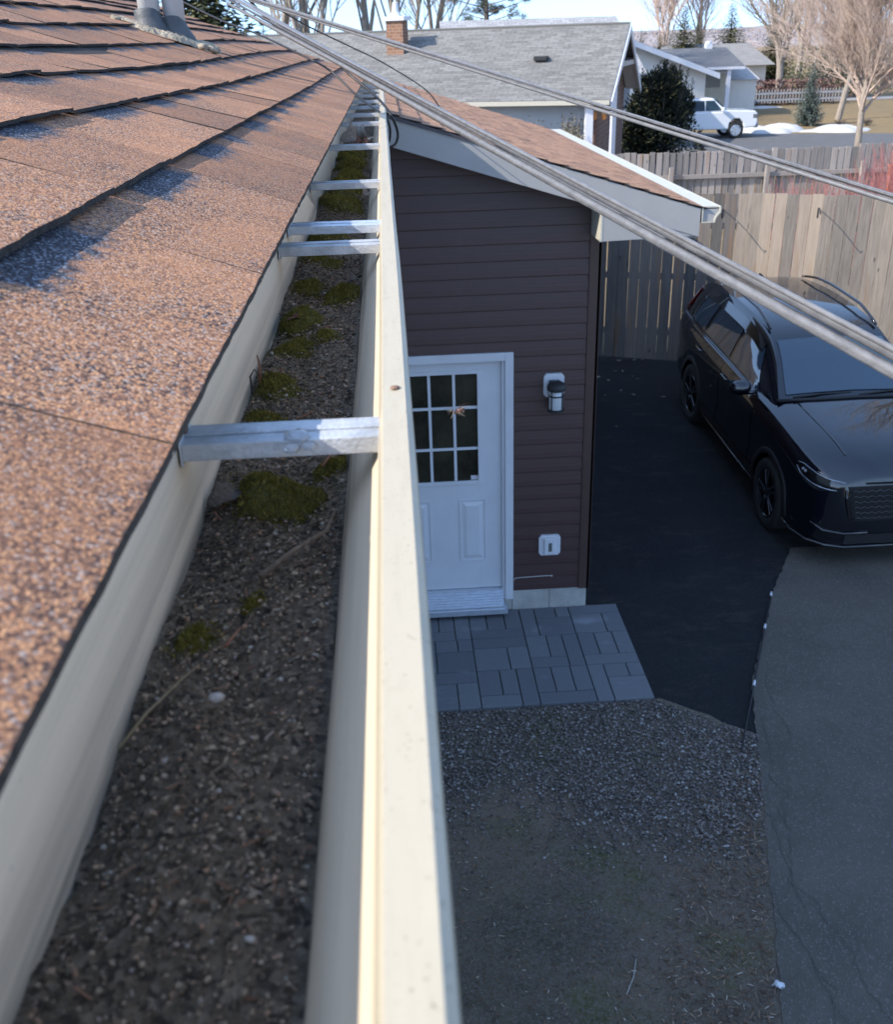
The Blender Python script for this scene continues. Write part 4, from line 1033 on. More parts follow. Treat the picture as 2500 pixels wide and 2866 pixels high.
for u in us:
    s = csec(u); full = s+[(-v, w) for v, w in s[::-1][1:-1]]; n = len(full)
    bb.v += [CP(u, v, w) for v, w in full]
for i in range(len(us)-1):
    for k in range(n): bb.f.append((i*n+k, i*n+(k+1) % n, (i+1)*n+(k+1) % n, (i+1)*n+k)); bb.m.append(0)
bb.f.append(tuple(range(n))[::-1]); bb.m.append(0); bb.f.append(tuple((len(us)-1)*n+k for k in range(n))); bb.m.append(0)
body = bb.build('body', M_paint, car, smooth=True, local=True, recalc=True)
cut = MB()
for u in (1.42, -1.28):
    for sg in (1, -1):
        pts = [(sg*.62, -u, .37), (sg*1.1, -u, .37)]; cut.tube(pts, .405, 32)
cutter = cut.build('cutter', M_clad, None, local=True, recalc=True)
cutter.parent = car
md = body.modifiers.new('arches', 'BOOLEAN'); md.operation = 'DIFFERENCE'; md.object = cutter; md.solver = 'EXACT'
bpy.context.view_layer.update()
dg = bpy.context.evaluated_depsgraph_get()
nm = bpy.data.meshes.new_from_object(body.evaluated_get(dg)); body.modifiers.clear(); body.data = nm; nm.name = 'body'
bpy.data.objects.remove(cutter)
for p in nm.polygons: p.use_smooth = True
try: nm.set_sharp_from_angle(angle=R_(38))
except Exception: pass
gus = [1.08,1.0,.9,.75,.6,.45,.3,.2,.1,0,-.2,-.5,-.9,-1.3,-1.6,-1.85,-1.98,-2.06,-2.12,-2.2,-2.30]
gh = MB()
for u in gus:
    s = gsec(u); full = s+[(-v, w) for v, w in s[::-1][1:]]; n = len(full); gh.v += [CP(u, v, w) for v, w in full]
for i in range(len(gus)-1):
    for k in range(n-1): gh.f.append((i*n+k, i*n+k+1, (i+1)*n+k+1, (i+1)*n+k)); gh.m.append(0)
g_o = gh.build('roof', M_paint, car, smooth=True, local=True)
try: g_o.data.set_sharp_from_angle(angle=R_(30))
except Exception: pass
def patch(name, fn, nu, nv, m_, parent=car, thick=0.0, smooth=True):
    mb = MB(); mb.grid(fn, nu, nv); o = mb.build(name, m_, parent, smooth=smooth, local=True)
    return o
patch('windshield', lambda a, b: (lambda u, t: (lambda p: CP(u+.004, math.copysign(p[0], t) if t else 0, p[1]+.007))(gtop(u, abs(t))))(1.0-.70*a, (b*2-1)*(.90+.03*a)), 14, 14, M_cgl)
patch('rear_window', lambda a, b: (lambda u, t: (lambda p: CP(u-.008, math.copysign(p[0], t) if t else 0, p[1]+.005))(gtop(u, abs(t))))(-2.09-.17*a, (b*2-1)*.9), 6, 10, M_cgl)
for sg in (-1, 1):
    def win(u0, u1, u0b, u1b, name, par):
        def fn(a, b):
            t = .12+.80*b; ua = u0b+(u0-u0b)*b; ub = u1b+(u1-u1b)*b; u = ua+(ub-ua)*a
            v, w = gside(u, t); return CP(u, sg*(v+.007), w)
        return patch(name, fn, 10, 6, M_cgl, par)
    for (ua, ub, wa) in ((.82,-.24,.44),(-.26,-1.20,.44)):
        def dfn(a, b, ua=ua, ub=ub, wa=wa):
            u = ua+(ub-ua)*a; w = wa+(cE(u)-.02-wa)*b
            if ub < -1 and w < .85: u = max(u, -1.28+math.sqrt(max(0, .43**2-(w-.37)**2))) if w < .80 else u
            return CP(u, sg*(cside(u, w)+.004), w)
        dpan = patch('door', dfn, 18, 14, M_paint)
        win(*((.30,-.21,.74,-.21) if ua > 0 else (-.29,-1.06,-.29,-1.14)), 'window', dpan)
        uh = ub+.17; hh = MB(); vh = cside(uh, 1.02)
        hh.obox(CP(uh, sg*(vh+.028), 1.025), (.02,.20,.024)); hh.obox(CP(uh+.08, sg*(vh+.014), 1.025), (.03,.02,.018)); hh.obox(CP(uh-.08, sg*(vh+.014), 1.025), (.03,.02,.018))
        hh.build('handle', M_gloss, dpan, bevel=.006, local=True)
    win(-1.14,-1.62,-1.24,-1.78,'quarter_window', car)
    bt = MB(); pts = []
    for i in range(24):
        u = .80-2.58*i/23; v, w = gside(u, .06); pts.append(CP(u, sg*(v+.013), w))
    for t in (.3,.55,.8): v, w = gside(-1.80-.0*t+.12*t, t); pts.append(CP(-1.80+.14*t, sg*(v+.011), w))
    bt.tube(pts, .011, 6); bt.build('belt_trim', M_gloss, car, smooth=True, local=True)
    vs_ = MB()
    for i in range(22):
        u = .28-1.95*i/21; v0, w0 = gside(u, .97); v1, w1 = gside(u, .80); vs_.v += [CP(u, sg*(v0+.010), w0), CP(u, sg*(v1+.034), w1)]
    for i in range(21): vs_.f.append((2*i,2*i+1,2*i+3,2*i+2)); vs_.m.append(0)
    vs_.build('window_visor', M_gloss, car, smooth=True, local=True)
    rl = MB(); pts = []
    for i in range(20):
        f = i/19; u = .12-1.95*f; pts.append(CP(u, sg*(gW(u)-.03), gR(u)+.012+.045*min(1, 5*f, 5*(1-f))))
    rl.tube(pts, .016, 8); rl.build('roof_rail', M_gloss, car, smooth=True, local=True)
    mi = MB()
    def el(a, b):
        th_, ph_ = a*2*PI, (b-.5)*PI
        x = .115*math.cos(ph_)*math.cos(th_); y = .075*math.cos(ph_)*math.sin(th_); z = .078*math.sin(ph_)
        x = math.copysign(abs(x)**.8*.115**.2, x)
        return CP(.70-y*1.0, sg*(1.035+x), 1.205+z)
    mi.grid(el, 22, 12); mi.obox(CP(.70, sg*.915, 1.155), (.12,.06,.035)); mo = mi.build('mirror', M_paint, car, smooth=True, local=True)
    mg = MB(); mg.grid(lambda a, b: CP(.615, sg*(.95+.17*a), 1.155+.10*b), 2, 2); mg.build('mirror_glass', M_cgl, mo, local=True)
    # cladding round the arches and along the sill
    for uc in (1.42, -1.28):
        ar = MB()
        def ring(a, b, uc=uc):
            an = PI*(-.06+1.12*a); r = .400+.055*b; u = uc+r*math.cos(an); w = .37+r*math.sin(an); w = max(w, .25)
            return CP(u, sg*(cside(u, w)+.012-.010*b), w)
        ar.grid(ring, 30, 3); o = ar.build('arch_cladding', M_clad, car, smooth=True, local=True)
        q = o.modifiers.new('thick', 'SOLIDIFY'); q.thickness = .012; q.offset = 0
        # wheel
        c = Vector(CP(uc, sg*.805, .362)); Mx = Matrix.Rotation(PI/2*sg, 3, 'Y')
        ty = MB(); ty.lathe([(.235,-.10),(.30,-.118),(.345,-.108),(.360,-.085),(.362,0),(.360,.085),(.345,.108),(.30,.116),(.252,.104),(.240,.085),(.236,.05)], c, Mx, 44, caps=False)
        wh = bpy.data.objects.new('wheel', None); COL.objects.link(wh); wh.parent = car
        ty.build('tyre', M_tyre, wh, smooth=True, local=True)
        rm = MB(); rm.lathe([(.242,.104),(.236,.108),(.228,.098),(.222,.02),(.222,-.05),(.03,-.05)], c, Mx, 40, caps=False)
        rm.lathe([(.055,.02),(.058,.085),(.045,.096),(.012,.098)], c, Mx, 20)
        for k in range(5):
            for d in (-.13, .13):
                a0 = 2*PI*k/5+.3; a1 = a0+d*1.3
                p0 = Vector((.05*math.cos(a0+d), .05*math.sin(a0+d), .088)); p1 = Vector((.23*math.cos(a1), .23*math.sin(a1), .098))
                m_ = (p0+p1)/2; L_ = (p1-p0).length; an = math.atan2(p1.y-p0.y, p1.x-p0.x)
                M3 = Mx @ Matrix.Rotation(an, 3, 'Z'); rm.obox(c+Mx @ m_, (L_,.026,.024), M3)
        rm.build('rim', M_rim_, wh, bevel=.003, local=True)
    si = MB()
    def sfn(a, b):
        u = .98-1.80*a; w = .25+.20*b; return CP(u, sg*(cside(u, w)+.014-.006*b), w)
    si.grid(sfn, 14, 4); si.build('sill_cladding', M_clad, car, smooth=True, local=True)
    sc_ = MB(); sc_.tube([CP(.95-1.75*i/10, sg*(cside(.95-1.75*i/10, .30)+.018), .30) for i in range(11)], .008, 6); sc_.build('sill_trim', M_gloss, car, local=True, smooth=True)
    # lamps and front trim
    hl = MB()
    def hfn(a, b):
        u = 2.315-.38*a; wc = .870+.085*a; hh = .034+.020*a*(1-a)*2; w = wc+(b-.5)*2*hh*(1-.75*max(0, a-.75)*4*.9)
        return CP(u+.010*(1-a), sg*(cside(u, w)+.008), w)
    hl.grid(hfn, 14, 5); ho = hl.build('headlight', M_gloss, car, smooth=True, local=True)
    for (bo, r0) in ((1.05,.0045),(-.05,.005)):
        dl = MB(); dl.tube([Vector(hfn(i/16, bo))+Vector((sg*.004,0,0)) for i in range(16)], r0, 6); dl.build('light_strip', M_chrome, ho, smooth=True, local=True)
    pj = MB()
    for a in (.62,.70):
        p = hfn(a, .55); stone(pj, p[0]+sg*.004, p[1], p[2], .022, random.Random(4), .8)
    pj.build('projector', M_lens, ho, smooth=True, local=True)
    ft = MB(); ft.tube([CP(2.345, sg*.30, .395), CP(2.345, sg*.52, .395), CP(2.30, sg*.70, .42), CP(2.22, sg*.80, .475)], .014, 8); ft.build('bumper_trim', M_gloss, car, smooth=True, local=True)
    lp = MB(); lp.tube([CP(2.35, sg*.0, .255), CP(2.35, sg*.50, .255), CP(2.30, sg*.66, .262), CP(2.20, sg*.80, .275), CP(2.02, sg*.885, .29), CP(1.88, sg*.91, .33)], .015, 8); lp.build('front_lip', M_gloss, car, smooth=True, local=True)
    gs_ = MB(); gs_.tube([CP(2.342, sg*.565, .84), CP(2.346, sg*.545, .72), CP(2.348, sg*.50, .58), CP(2.348, sg*.44, .53)], .008, 6); gs_.build('grille_surround', M_gloss, car, smooth=True, local=True)
    tl = MB(); pts = []
    for i in range(10):
        f = i/9; u = -2.04-.22*f; v, w = gside(u, .92-.75*f); pts.append(CP(u-.01, sg*(v+.006), w))
    tl.tube(pts, [.020+.010*math.sin(PI*i/9) for i in range(10)], 8); tl.build('tail_light', M_red, car, smooth=True, local=True)
gl_ = MB(); gl_.grid(lambda a, b: CP(2.336, (a*2-1)*(.55-.10*(1-b)), .52+.35*b), 4, 2); gl_.build('grille', M_clad, car, local=True)
gm = MB()
for r in range(6):
    w = .55+.055*r; pts = []
    for k in range(29):
        v = -.52+1.04*k/28; pts.append(CP(2.345, v*(.86+.028*r), w+(.010 if k % 2 else -.010)))
    gm.tube(pts, .0065, 5)
gm.build('grille_mesh', M_gloss, car, local=True, smooth=True)
lg_ = MB(); lg_.grid(lambda a, b: CP(2.337, (a*2-1)*.50, .275+.10*b), 2, 2); lg_.build('lower_intake', M_clad, car, local=True)
hg = MB(); hg.grid(lambda a, b: CP(2.338-.02*abs(a*2-1)**3, (a*2-1)*.54, .885+.02*b), 12, 2); hg.build('grille_bar', M_gloss, car, local=True, smooth=True)
wp = MB()
for v0 in (-.62, .05):
    wp.tube([CP(1.06, v0, 1.22), CP(1.03, v0+.3, 1.235), CP(1.02, v0+.60, 1.235)], .010, 6)
wp.tube([CP(1.055, -.78, 1.19), CP(1.085, -.4, 1.205), CP(1.09, 0, 1.211), CP(1.085, .4, 1.205), CP(1.055, .78, 1.19)], .018, 6)
wp.build('wiper', M_clad, car, smooth=True, local=True)
fn_ = MB(); fn_.hexa([CP(-1.62,-.018,gR(-1.62)),CP(-1.62,.018,gR(-1.62)),CP(-1.86,.026,gR(-1.86)),CP(-1.86,-.026,gR(-1.86)),CP(-1.78,-.004,gR(-1.7)+.055),CP(-1.78,.004,gR(-1.7)+.055),CP(-1.87,.006,gR(-1.8)+.06),CP(-1.87,-.006,gR(-1.8)+.06)]); fn_.build('antenna', M_gloss, car, bevel=.004, local=True)
for sg in (-1, 1):                       # hood creases
    hc = MB(); hc.tube([CP(u, sg*(.60-.10*(1.05-u)/1.1*-.9), cT(u)-.004-.012) for u in (1.0,1.3,1.6,1.9,2.1)], .010, 6); hc.build('hood_crease', M_paint, car, smooth=True, local=True)
# ------------------------------------------------------------------ trees
def frame_of(d):
    d = d.normalized(); a = d.orthogonal().normalized(); return d, a, d.cross(a)
def bare_tree(label, loc, height, spread, trunk_r, seed, mats, group='bare trees', trunks=1, clear=.25, nb=14, twig_len=.35, levels=3, droop=0.0, twig_n=7, upright=.5, lat=1.0):
    r = random.Random(seed); root = thing('bare_tree', label, 'tree', loc, group=group)
    tk = MB(); cr_ = MB()
    def limb(p, d, L_, rad, lev, mb):
        n = 5 if lev < 2 else 3; pts = [p.copy()]; q = p.copy(); dd = d.copy()
        for i in range(n):
            wb_ = .12 if lev < 2 else .06; dd = (dd+Vector((r.gauss(0,wb_), r.gauss(0,wb_), r.gauss(0,wb_*.7)+.05*(1-droop)-.06*droop))).normalized(); q = q+dd*(L_/n); pts.append(q.copy())
        mb.tube(pts, [rad*(1-.72*i/n) for i in range(n+1)], 6 if lev == 0 else (4 if lev == 1 else 3), cap=False)
        if lev >= levels: return
        k = twig_n if lev == levels-1 else int(nb*(.55 if lev else 1))
        for j in range(k):
            f = r.uniform(clear if lev == 0 else .18, 1.0); i = min(n-1, int(f*n)); bp_ = pts[i].lerp(pts[i+1], f*n-i)
            t, a, b_ = frame_of(pts[i+1]-pts[i]); an = r.uniform(0, 2*PI); out = (a*math.cos(an)+b_*math.sin(an))
            sp_ = upright if lev == 0 else .75
            nd = (t*(1.0 if lev else upright*1.6)+out*r.uniform(.6,1.0)*(spread if lev == 0 else .8)+Vector((0,0,.28*(1-droop)))).normalized()
            l2 = (L_*(1-f*.62)*r.uniform(.5,.75)*lat if lev == 0 else L_*r.uniform(.38,.62))
            limb(bp_, nd, max(l2, twig_len*.5), max(.0045, rad*(1-.7*f)*(.5 if lev == 0 else .55)), lev+1, cr_)
    for k in range(trunks):
        o = Vector((r.uniform(-.5,.5), r.uniform(-.5,.5), 0))*(1.1 if trunks > 1 else 0); d = Vector((r.gauss(0,.10), r.gauss(0,.10), 1)) if trunks > 1 else Vector((r.gauss(0,.03), r.gauss(0,.03), 1))
        limb(o, d, height*(1 if k == 0 else r.uniform(.8,1)), trunk_r*(1 if k == 0 else r.uniform(.6,.9)), 0, tk)
    tk.build('trunk', mats[0], root, smooth=True, local=True); cr_.build('crown', mats[1], root, local=True)
    return root
def bark(name, a, b_):
    t = NT(name); n = t.tex('Noise', t.coord('Object', (9, 9, 2.5)), 2.0, Detail=6.0, Roughness=.7)
    t.l(t.mix(t.rng(n.outputs[0], .35, .68), a, b_), t.b.inputs['Base Color']); t.b.inputs['Roughness'].default_value = .9; t.bump(n.outputs[0], .6, .03); return t.m
M_barkg = bark('grey_bark', (.20,.17,.14), (.36,.31,.26)); M_twigp = bark('pinkish_twigs', (.34,.25,.205), (.54,.43,.36)); M_twigg = bark('tan_twigs', (.20,.165,.125), (.37,.32,.26)); M_barkd = bark('dark_bark', (.075,.06,.05), (.17,.14,.115))
G0 = G-.03
bare_tree('tan bare tree behind the far fence, its trunk rising just right of the red bushes', (16.5,35.5,G0), 6.2, 1.25, .13, 3, (M_barkg, M_twigp), nb=26, clear=.26, levels=4, twig_n=6, upright=.42, lat=1.1)
bare_tree('pinkish bare tree at the right edge, its trunk at the end of the far fence', (17.45,34.6,G0), 7.4, 1.3, .14, 8, (M_barkg, M_twigp), nb=27, clear=.27, levels=4, twig_n=6, upright=.38, lat=1.15)
bare_tree('tall bare tree with a vase crown by the white picket fence', (28.2,74.5,G0), 11.5, .8, .27, 14, (M_barkg, M_twigg), nb=21, clear=.18, levels=4, twig_n=4, upright=1.0)
bare_tree('wide pinkish bare tree on the lawn beyond the snow, left of the right edge', (25.3,57.5,G0), 8.2, 1.25, .18, 25, (M_barkg, M_twigp), nb=24, clear=.2, levels=4, twig_n=5, upright=.45, lat=1.1)
bare_tree('reddish bare tree far behind the blue spruce at the right', (33.5,66,G0), 9.5, 1.0, .25, 21, (M_barkg, M_twigp), nb=20, clear=.2, levels=4, twig_n=4, upright=.7)
bare_tree('slim bare tree between the blue spruce and the far street', (33.0,84,G0), 10, .9, .25, 22, (M_barkg, M_twigg), nb=22, clear=.2, levels=3, twig_n=9, upright=.8)
bare_tree('pale bare tree rising behind the row of young spruces, left one', (29.5,112,G0), 12.0, .7, .25, 31, (M_barkg, M_twigp), nb=24, clear=.12, levels=3, twig_n=9, upright=1.3)
bare_tree('pale bare tree rising behind the row of young spruces, right one', (34.5,114,G0), 13.5, .7, .25, 32, (M_barkg, M_twigp), nb=24, clear=.12, levels=3, twig_n=9, upright=1.3)
for k, (x, y, h, tr, s, lab) in enumerate(((-3.1,52,16,.24,41,'many stemmed bare tree above the left end of the grey roof ridge'),(-.7,54,16,.22,42,'bare tree with twin leaning stems left of the brick chimney'),(1.2,56,15,.22,43,'bare tree with leaning stems just left of the chimney top'),(3.0,60,14,.2,44,'fine twigged bare tree right of the brick chimney'),(-5.6,58,13,.2,45,'bare tree behind the drooping dark spruce'))):
    bare_tree(lab, (x,y,G0), h, .75, tr, s, (M_barkg, M_twigg), trunks=(3 if k == 0 else 2), nb=15, clear=.22, levels=3, twig_n=9, upright=.9)
def conifer(label, loc, height, width, seed, m_leaf, kind='spruce', dens=1.0, cat='tree', name='spruce_tree', group='young spruces behind the roofs', droop=.25, clear=.06):
    r = random.Random(seed); root = thing(name, label, cat, loc, group=group)
    tk = MB(); tk.tube([(0,0,0),(r.gauss(0,.02)*height,0,height*.5),(0,0,height*.99)], [.022*height,.014*height,.002*height], 7, cap=False); tk.build('trunk', M_barkd, root, local=True)
    cw_ = MB(); nl = int(18+height*2.2)
    for L_ in range(nl):
        f = clear+(1-clear)*(L_/nl)**.92; z = f*height; rad = width*.5*(1-f)**.66*r.uniform(.75,1.12)+.03*width
        nbz = max(5, int((9-5*f)*dens*1.1)); a0 = r.uniform(0, 6)
        for k in range(nbz):
            a = a0+2*PI*k/nbz+r.uniform(-.25,.25); rr_ = rad*r.uniform(.7,1.12); nseg = max(3, int(6*dens*(rr_/(.2*width+.01))**.6))
            for q in range(nseg):
                t = (q+.6)/nseg; d = rr_*t; zz = z-droop*d*t+.10*d*(t > .8)
                for s_ in range(int(4*dens)+1):
                    p = Vector((d*math.cos(a), d*math.sin(a), zz+r.uniform(-1,1)*height/nl))+Vector((r.gauss(0,.10),r.gauss(0,.10),r.gauss(0,.05)))*rr_*.55
                    l = (.10+.05*r.random())*width*.75*(1.1-.4*t); an = a+r.gauss(0,.8); l *= (1-.72*f); e = Vector((math.cos(an), math.sin(an), r.uniform(-.5,.25)))*l; w = Vector((-math.sin(an), math.cos(an), r.gauss(0,.6))).normalized()*l*.22
                    cw_.add([p-w*.4, p+e*.5-w, p+e, p+e*.5+w], [(0,1,2,3)])
    cw_.build('crown', m_leaf, root, local=True)
    return root
M_spr = island_mat('spruce_needles', [(0,(.022,.028,.013)),(.5,(.06,.068,.028)),(.85,(.12,.115,.042)),(1,(.16,.14,.06))], .8)
M_blue = island_mat('blue_spruce_needles', [(0,(.05,.07,.06)),(.5,(.11,.14,.12)),(1,(.20,.24,.21))], .8)
M_ced = island_mat('cedar_sprays', [(0,(.006,.008,.006)),(.6,(.014,.019,.011)),(.88,(.035,.04,.017)),(1,(.11,.09,.033))], .85)
M_pin = island_mat('pine_needles', [(0,(.028,.036,.02)),(.5,(.065,.075,.035)),(1,(.13,.13,.06))], .8)
proto = conifer('dense young spruce, tallest of the row behind the dark gable', (24.1,85.5,G0), 6.6, 4.6, 51, M_spr, dens=1.0)
for (x, y, s, lab) in ((22.3,86,.70,'low bushy spruce at the left end of the row of young spruces'),(28.7,88,1.02,'second tall spruce of the row, beside the pale bare trees'),(26.6,90,.82,'slim spruce half hidden between the two tall ones'),(32.9,89,.92,'dark pointed spruce above the chimney of the dark roofed house'),(30.8,91,.62,'short spruce just left of the dark pointed one')):
    c = copy_tree(proto); c.location = (x, y, G0); c.scale = (s*.95, s*.95, s); c.rotation_euler.z = x; c['label'] = lab
conifer('lone narrow spruce right beside the grey gable peak', (16.9,70,G0), 5.0, 1.9, 53, M_spr, dens=.8, group='young spruces behind the roofs')
conifer('small blue spruce on the brown lawn behind the snow bank', (22.3,54.4,G0), 3.05, 1.65, 55, M_blue, dens=1.25, name='blue_spruce', group='spruces on the lawn', droop=.12)
conifer('dark drooping spruce at the top left beyond the shingle roof', (-7.2,44,G0), 9.6, 7.5, 57, M_pin, dens=1.2, group='conifers behind the brown roof', droop=.45)
conifer('tiny distant spruce tip showing above the brown roof edge', (-5.6,52,G0), 5.8, 2.0, 58, M_spr, dens=.8, group='conifers behind the brown roof')
# pine with clumped needles
pine = thing('pine_tree', 'loose pine with clumped needles behind the grey roof, right of the chimney', 'tree', (6.3,66,G0))
r = random.Random(61); tk = MB(); tk.tube([(0,0,0),(.1,0,5),(0,.1,9.5)], [.26,.17,.05], 8, cap=False); cw_ = MB()
for k in range(46):
    z = r.uniform(3.4,9.3); a = r.uniform(0,2*PI); L_ = (1-abs(z-5.6)/6.5)*r.uniform(1.5,3.3); p0 = Vector((.1,0,z)); p1 = p0+Vector((L_*math.cos(a), L_*math.sin(a), L_*.25))
    tk.tube([p0, p0.lerp(p1,.5)+Vector((0,0,-.06)), p1], [.05,.035,.015], 4, cap=False)
    for c in range(4):
        q = p0.lerp(p1, r.uniform(.55,1.05))+Vector((r.gauss(0,.2),r.gauss(0,.2),r.gauss(0,.12)))
        for n in range(60):
            d = Vector((r.gauss(0,1),r.gauss(0,1),r.gauss(.3,.8))).normalized()*r.uniform(.12,.34); s_ = d.orthogonal().normalized()*.018; o = q+Vector((r.gauss(0,.12),r.gauss(0,.12),r.gauss(0,.07)))
            cw_.add([o-s_, o+s_, o+d], [(0,1,2)])
tk.build('trunk', M_barkd, pine, local=True); cw_.build('crown', M_pin, pine, local=True)
bare_tree('bare tree beyond the board fence, out of the picture to the right', (12.6,18.5,G0), 9.5, 1.1, .16, 77, (M_barkg, M_twigg), nb=18, clear=.25, levels=3, twig_n=6, upright=.6, lat=1.05)
# big dark cedar by the grey house
ced = thing('cedar_bush', 'big rounded dark evergreen bush beside the grey house', 'bush', (10.9,41.0,G0))
r = random.Random(71); tk = MB(); cw_ = MB()
for k in range(7):
    a = 2*PI*k/7; tk.tube([(.15*math.cos(a),.15*math.sin(a),0),(.5*math.cos(a),.5*math.sin(a),1.2),(.9*math.cos(a),.9*math.sin(a),2.6)], [.07,.05,.02], 5, cap=False)
blobs = [(r.uniform(-1,1)*1.15, r.uniform(-1,1)*1.0, r.uniform(.45,3.0), r.uniform(.45,.8)) for _ in range(34)]
for k in range(15500):
    bx, by, bz, br = r.choice(blobs); f = 1-.28*max(0, bz-1.8)
    d = Vector((r.gauss(0,1),r.gauss(0,1),r.gauss(0,1))).normalized()*br*r.uniform(.55,1.05); p = Vector((bx*f, by*f, bz))+d
    if p.z < .12: continue
    e = (d.normalized()*.6+Vector((r.gauss(0,.4),r.gauss(0,.4),r.uniform(.1,1.0)))).normalized()*r.uniform(.10,.24); w = e.orthogonal().normalized()*.045
    cw_.add([p-w*.5, p+e*.5-w, p+e, p+e*.5+w], [(0,1,2,3)])
for k in range(60):                      # upright tips on top
    a = r.uniform(0,2*PI); rr_ = r.uniform(0,1.0); x, y = rr_*math.cos(a)*1.1, rr_*math.sin(a); zt = 3.45-.5*rr_+r.uniform(-.1,.35)
    for q in range(26):
        t = q/26; p = Vector((x+r.gauss(0,.07)*(1-t), y+r.gauss(0,.07)*(1-t), zt-.9+.9*t)); e = Vector((r.gauss(0,.6),r.gauss(0,.6),1)).normalized()*.15; w = e.orthogonal().normalized()*.032
        cw_.add([p-w*.5, p+e*.5-w, p+e, p+e*.5+w], [(0,1,2,3)])
tk.build('trunk', M_barkd, ced, local=True); cw_.build('crown', M_ced, ced, local=True)
def shrub(name, label, loc, n, h, sp, mtl, seed, cat='shrub', group=None, rad=.006, leaves=None):
    r = random.Random(seed); root = thing(name, label, cat, loc, group=group); st = MB(); lv = MB()
    for k in range(n):
        a = r.uniform(0,2*PI); q = r.uniform(0,1)**.7*sp; p = Vector((q*.25*math.cos(a), q*.25*math.sin(a), 0)); e = Vector((q*math.cos(a), q*math.sin(a), h*r.uniform(.6,1)))
        m1 = p.lerp(e,.5)+Vector((r.gauss(0,.05),r.gauss(0,.05),h*.08)); st.tube([p,m1,e], [rad,rad*.8,rad*.4], 3, cap=False)
        for j in range(3):
            f = r.uniform(.4,.9); b_ = p.lerp(e, f); st.tube([b_, b_+Vector((r.gauss(0,.12),r.gauss(0,.12),h*.2*r.random()+.05))], [rad*.6,rad*.3], 3, cap=False)
        if leaves:
            for j in range(leaves):
                b_ = p.lerp(e, r.uniform(.1,1))+Vector((r.gauss(0,.09),r.gauss(0,.09),r.gauss(0,.08))); d = Vector((r.gauss(0,1),r.gauss(0,1),r.gauss(0,1))).normalized()*.07; w = d.orthogonal().normalized()*.025
                lv.add([b_-w, b_+d*.5-w, b_+d, b_+w], [(0,1,2,3)])
    st.build('stem', mtl, root, local=True)
    if leaves: lv.build('foliage', M_climb, root, local=True)
    return root
M_redt = bark('red_dogwood_twigs', (.16,.05,.05), (.30,.12,.115))
M_climb = island_mat('dry_climber_leaves', [(0,(.06,.055,.035)),(.6,(.14,.13,.085)),(1,(.25,.23,.16))], .9)
for (x, y, n, h, sp, s, lab) in ((8.0,19.3,150,2.15,1.0,81,'red stemmed dogwood shrub behind the board fence, left one beside the gap in the rail'),(9.3,19.0,190,2.2,1.1,82,'red stemmed dogwood shrub behind the board fence near the orange post'),(10.4,20.2,190,2.65,1.1,83,'tallest red stemmed dogwood shrub, reaching up before the far fence')):
    shrub('dogwood_shrub', lab, (x,y,G-.15), n, h, sp, M_redt, s, group='red dogwood shrubs between the fences', rad=.008)

# ------------------------------------------------------------------ far fence, orange post
M_fence2 = wood_fence_mat('grey_boards_far', (.36,.325,.30), (.18,.165,.155), (.30,.25,.215))
f2 = thing('board_fence', 'low grey board fence far behind, between the yard and the far driveway', 'fence', (9,26,G0))
fb2 = MB(); r = random.Random(91); x = 2.0
while x < 19.5:
    w = .135+r.uniform(-.006,.006); zt = -2.70+r.uniform(-.03,.03)+(.03 if x > 12 else 0); fb2.box(x, x+w, 25.98+r.uniform(0,.01), 26.03+r.uniform(.002,.01), G0-.3, zt); x += w+(r.choice((.03,.04,.045)) if 6 < x < 13 else .008)
fb2.build('board_panel', M_fence2, f2)
for z in (-3.30,-4.1):
    rb = MB(); rb.box(2.0,19.5,25.90,25.975,z-.05,z+.05); rb.build('rail', M_fence2, f2)
for x in (4.7,7.2,9.7,12.2,14.7,17.2):
    rb = MB(); rb.box(x-.05,x+.05,25.80,25.895,G0-.3,-3.05); rb.build('post', M_fence2, f2)
op = MB(); op.box(10.95,11.07,21.85,21.97,G0-.3,-2.72); op.box(10.93,11.09,21.83,21.99,-2.72,-2.69)
tag(op.build('garden_post', mat('orange_red_post', (.42,.13,.06), .75, var=.3, vscale=10), bevel=.008), 'orange red wooden post among the dogwood shrubs at the right edge', 'post')

# ------------------------------------------------------------------ grey roofed neighbour house (turned a little)
def gable_mat(name, a, b_, sx=1.0, scale=1.0, mortar=None):
    t = NT(name); co = t.coord('Object'); br = t.n('TexBrick')
    br.inputs['Scale'].default_value = scale; br.inputs['Brick Width'].default_value = .34; br.inputs['Row Height'].default_value = .145; br.inputs['Mortar Size'].default_value = .012; br.inputs['Bias'].default_value = .0
    br.inputs['Color1'].default_value = (*a, 1); br.inputs['Color2'].default_value = (*b_, 1); br.inputs['Mortar'].default_value = (*(mortar or [c*.55 for c in a]), 1)
    uv = t.n('UVMap'); t.l(uv.outputs[0], br.inputs['Vector'])
    n = t.tex('Noise', uv.outputs[0], 9.0, Detail=5.0); n2 = t.tex('Noise', uv.outputs[0], .5, Detail=4.0)
    c = t.mix(t.rng(n.outputs[0], .3, .7, 0, .45), br.outputs['Color'], tuple(min(1, q*1.35) for q in b_)); c = t.mix(t.rng(n2.outputs[0], .4, .7, 0, .3), c, tuple(q*.8 for q in a))
    t.l(c, t.b.inputs['Base Color']); t.b.inputs['Roughness'].default_value = .9; t.b.inputs['Specular IOR Level'].default_value = .2
    t.bump(br.outputs['Fac'], -.5, .01)
    return t.m
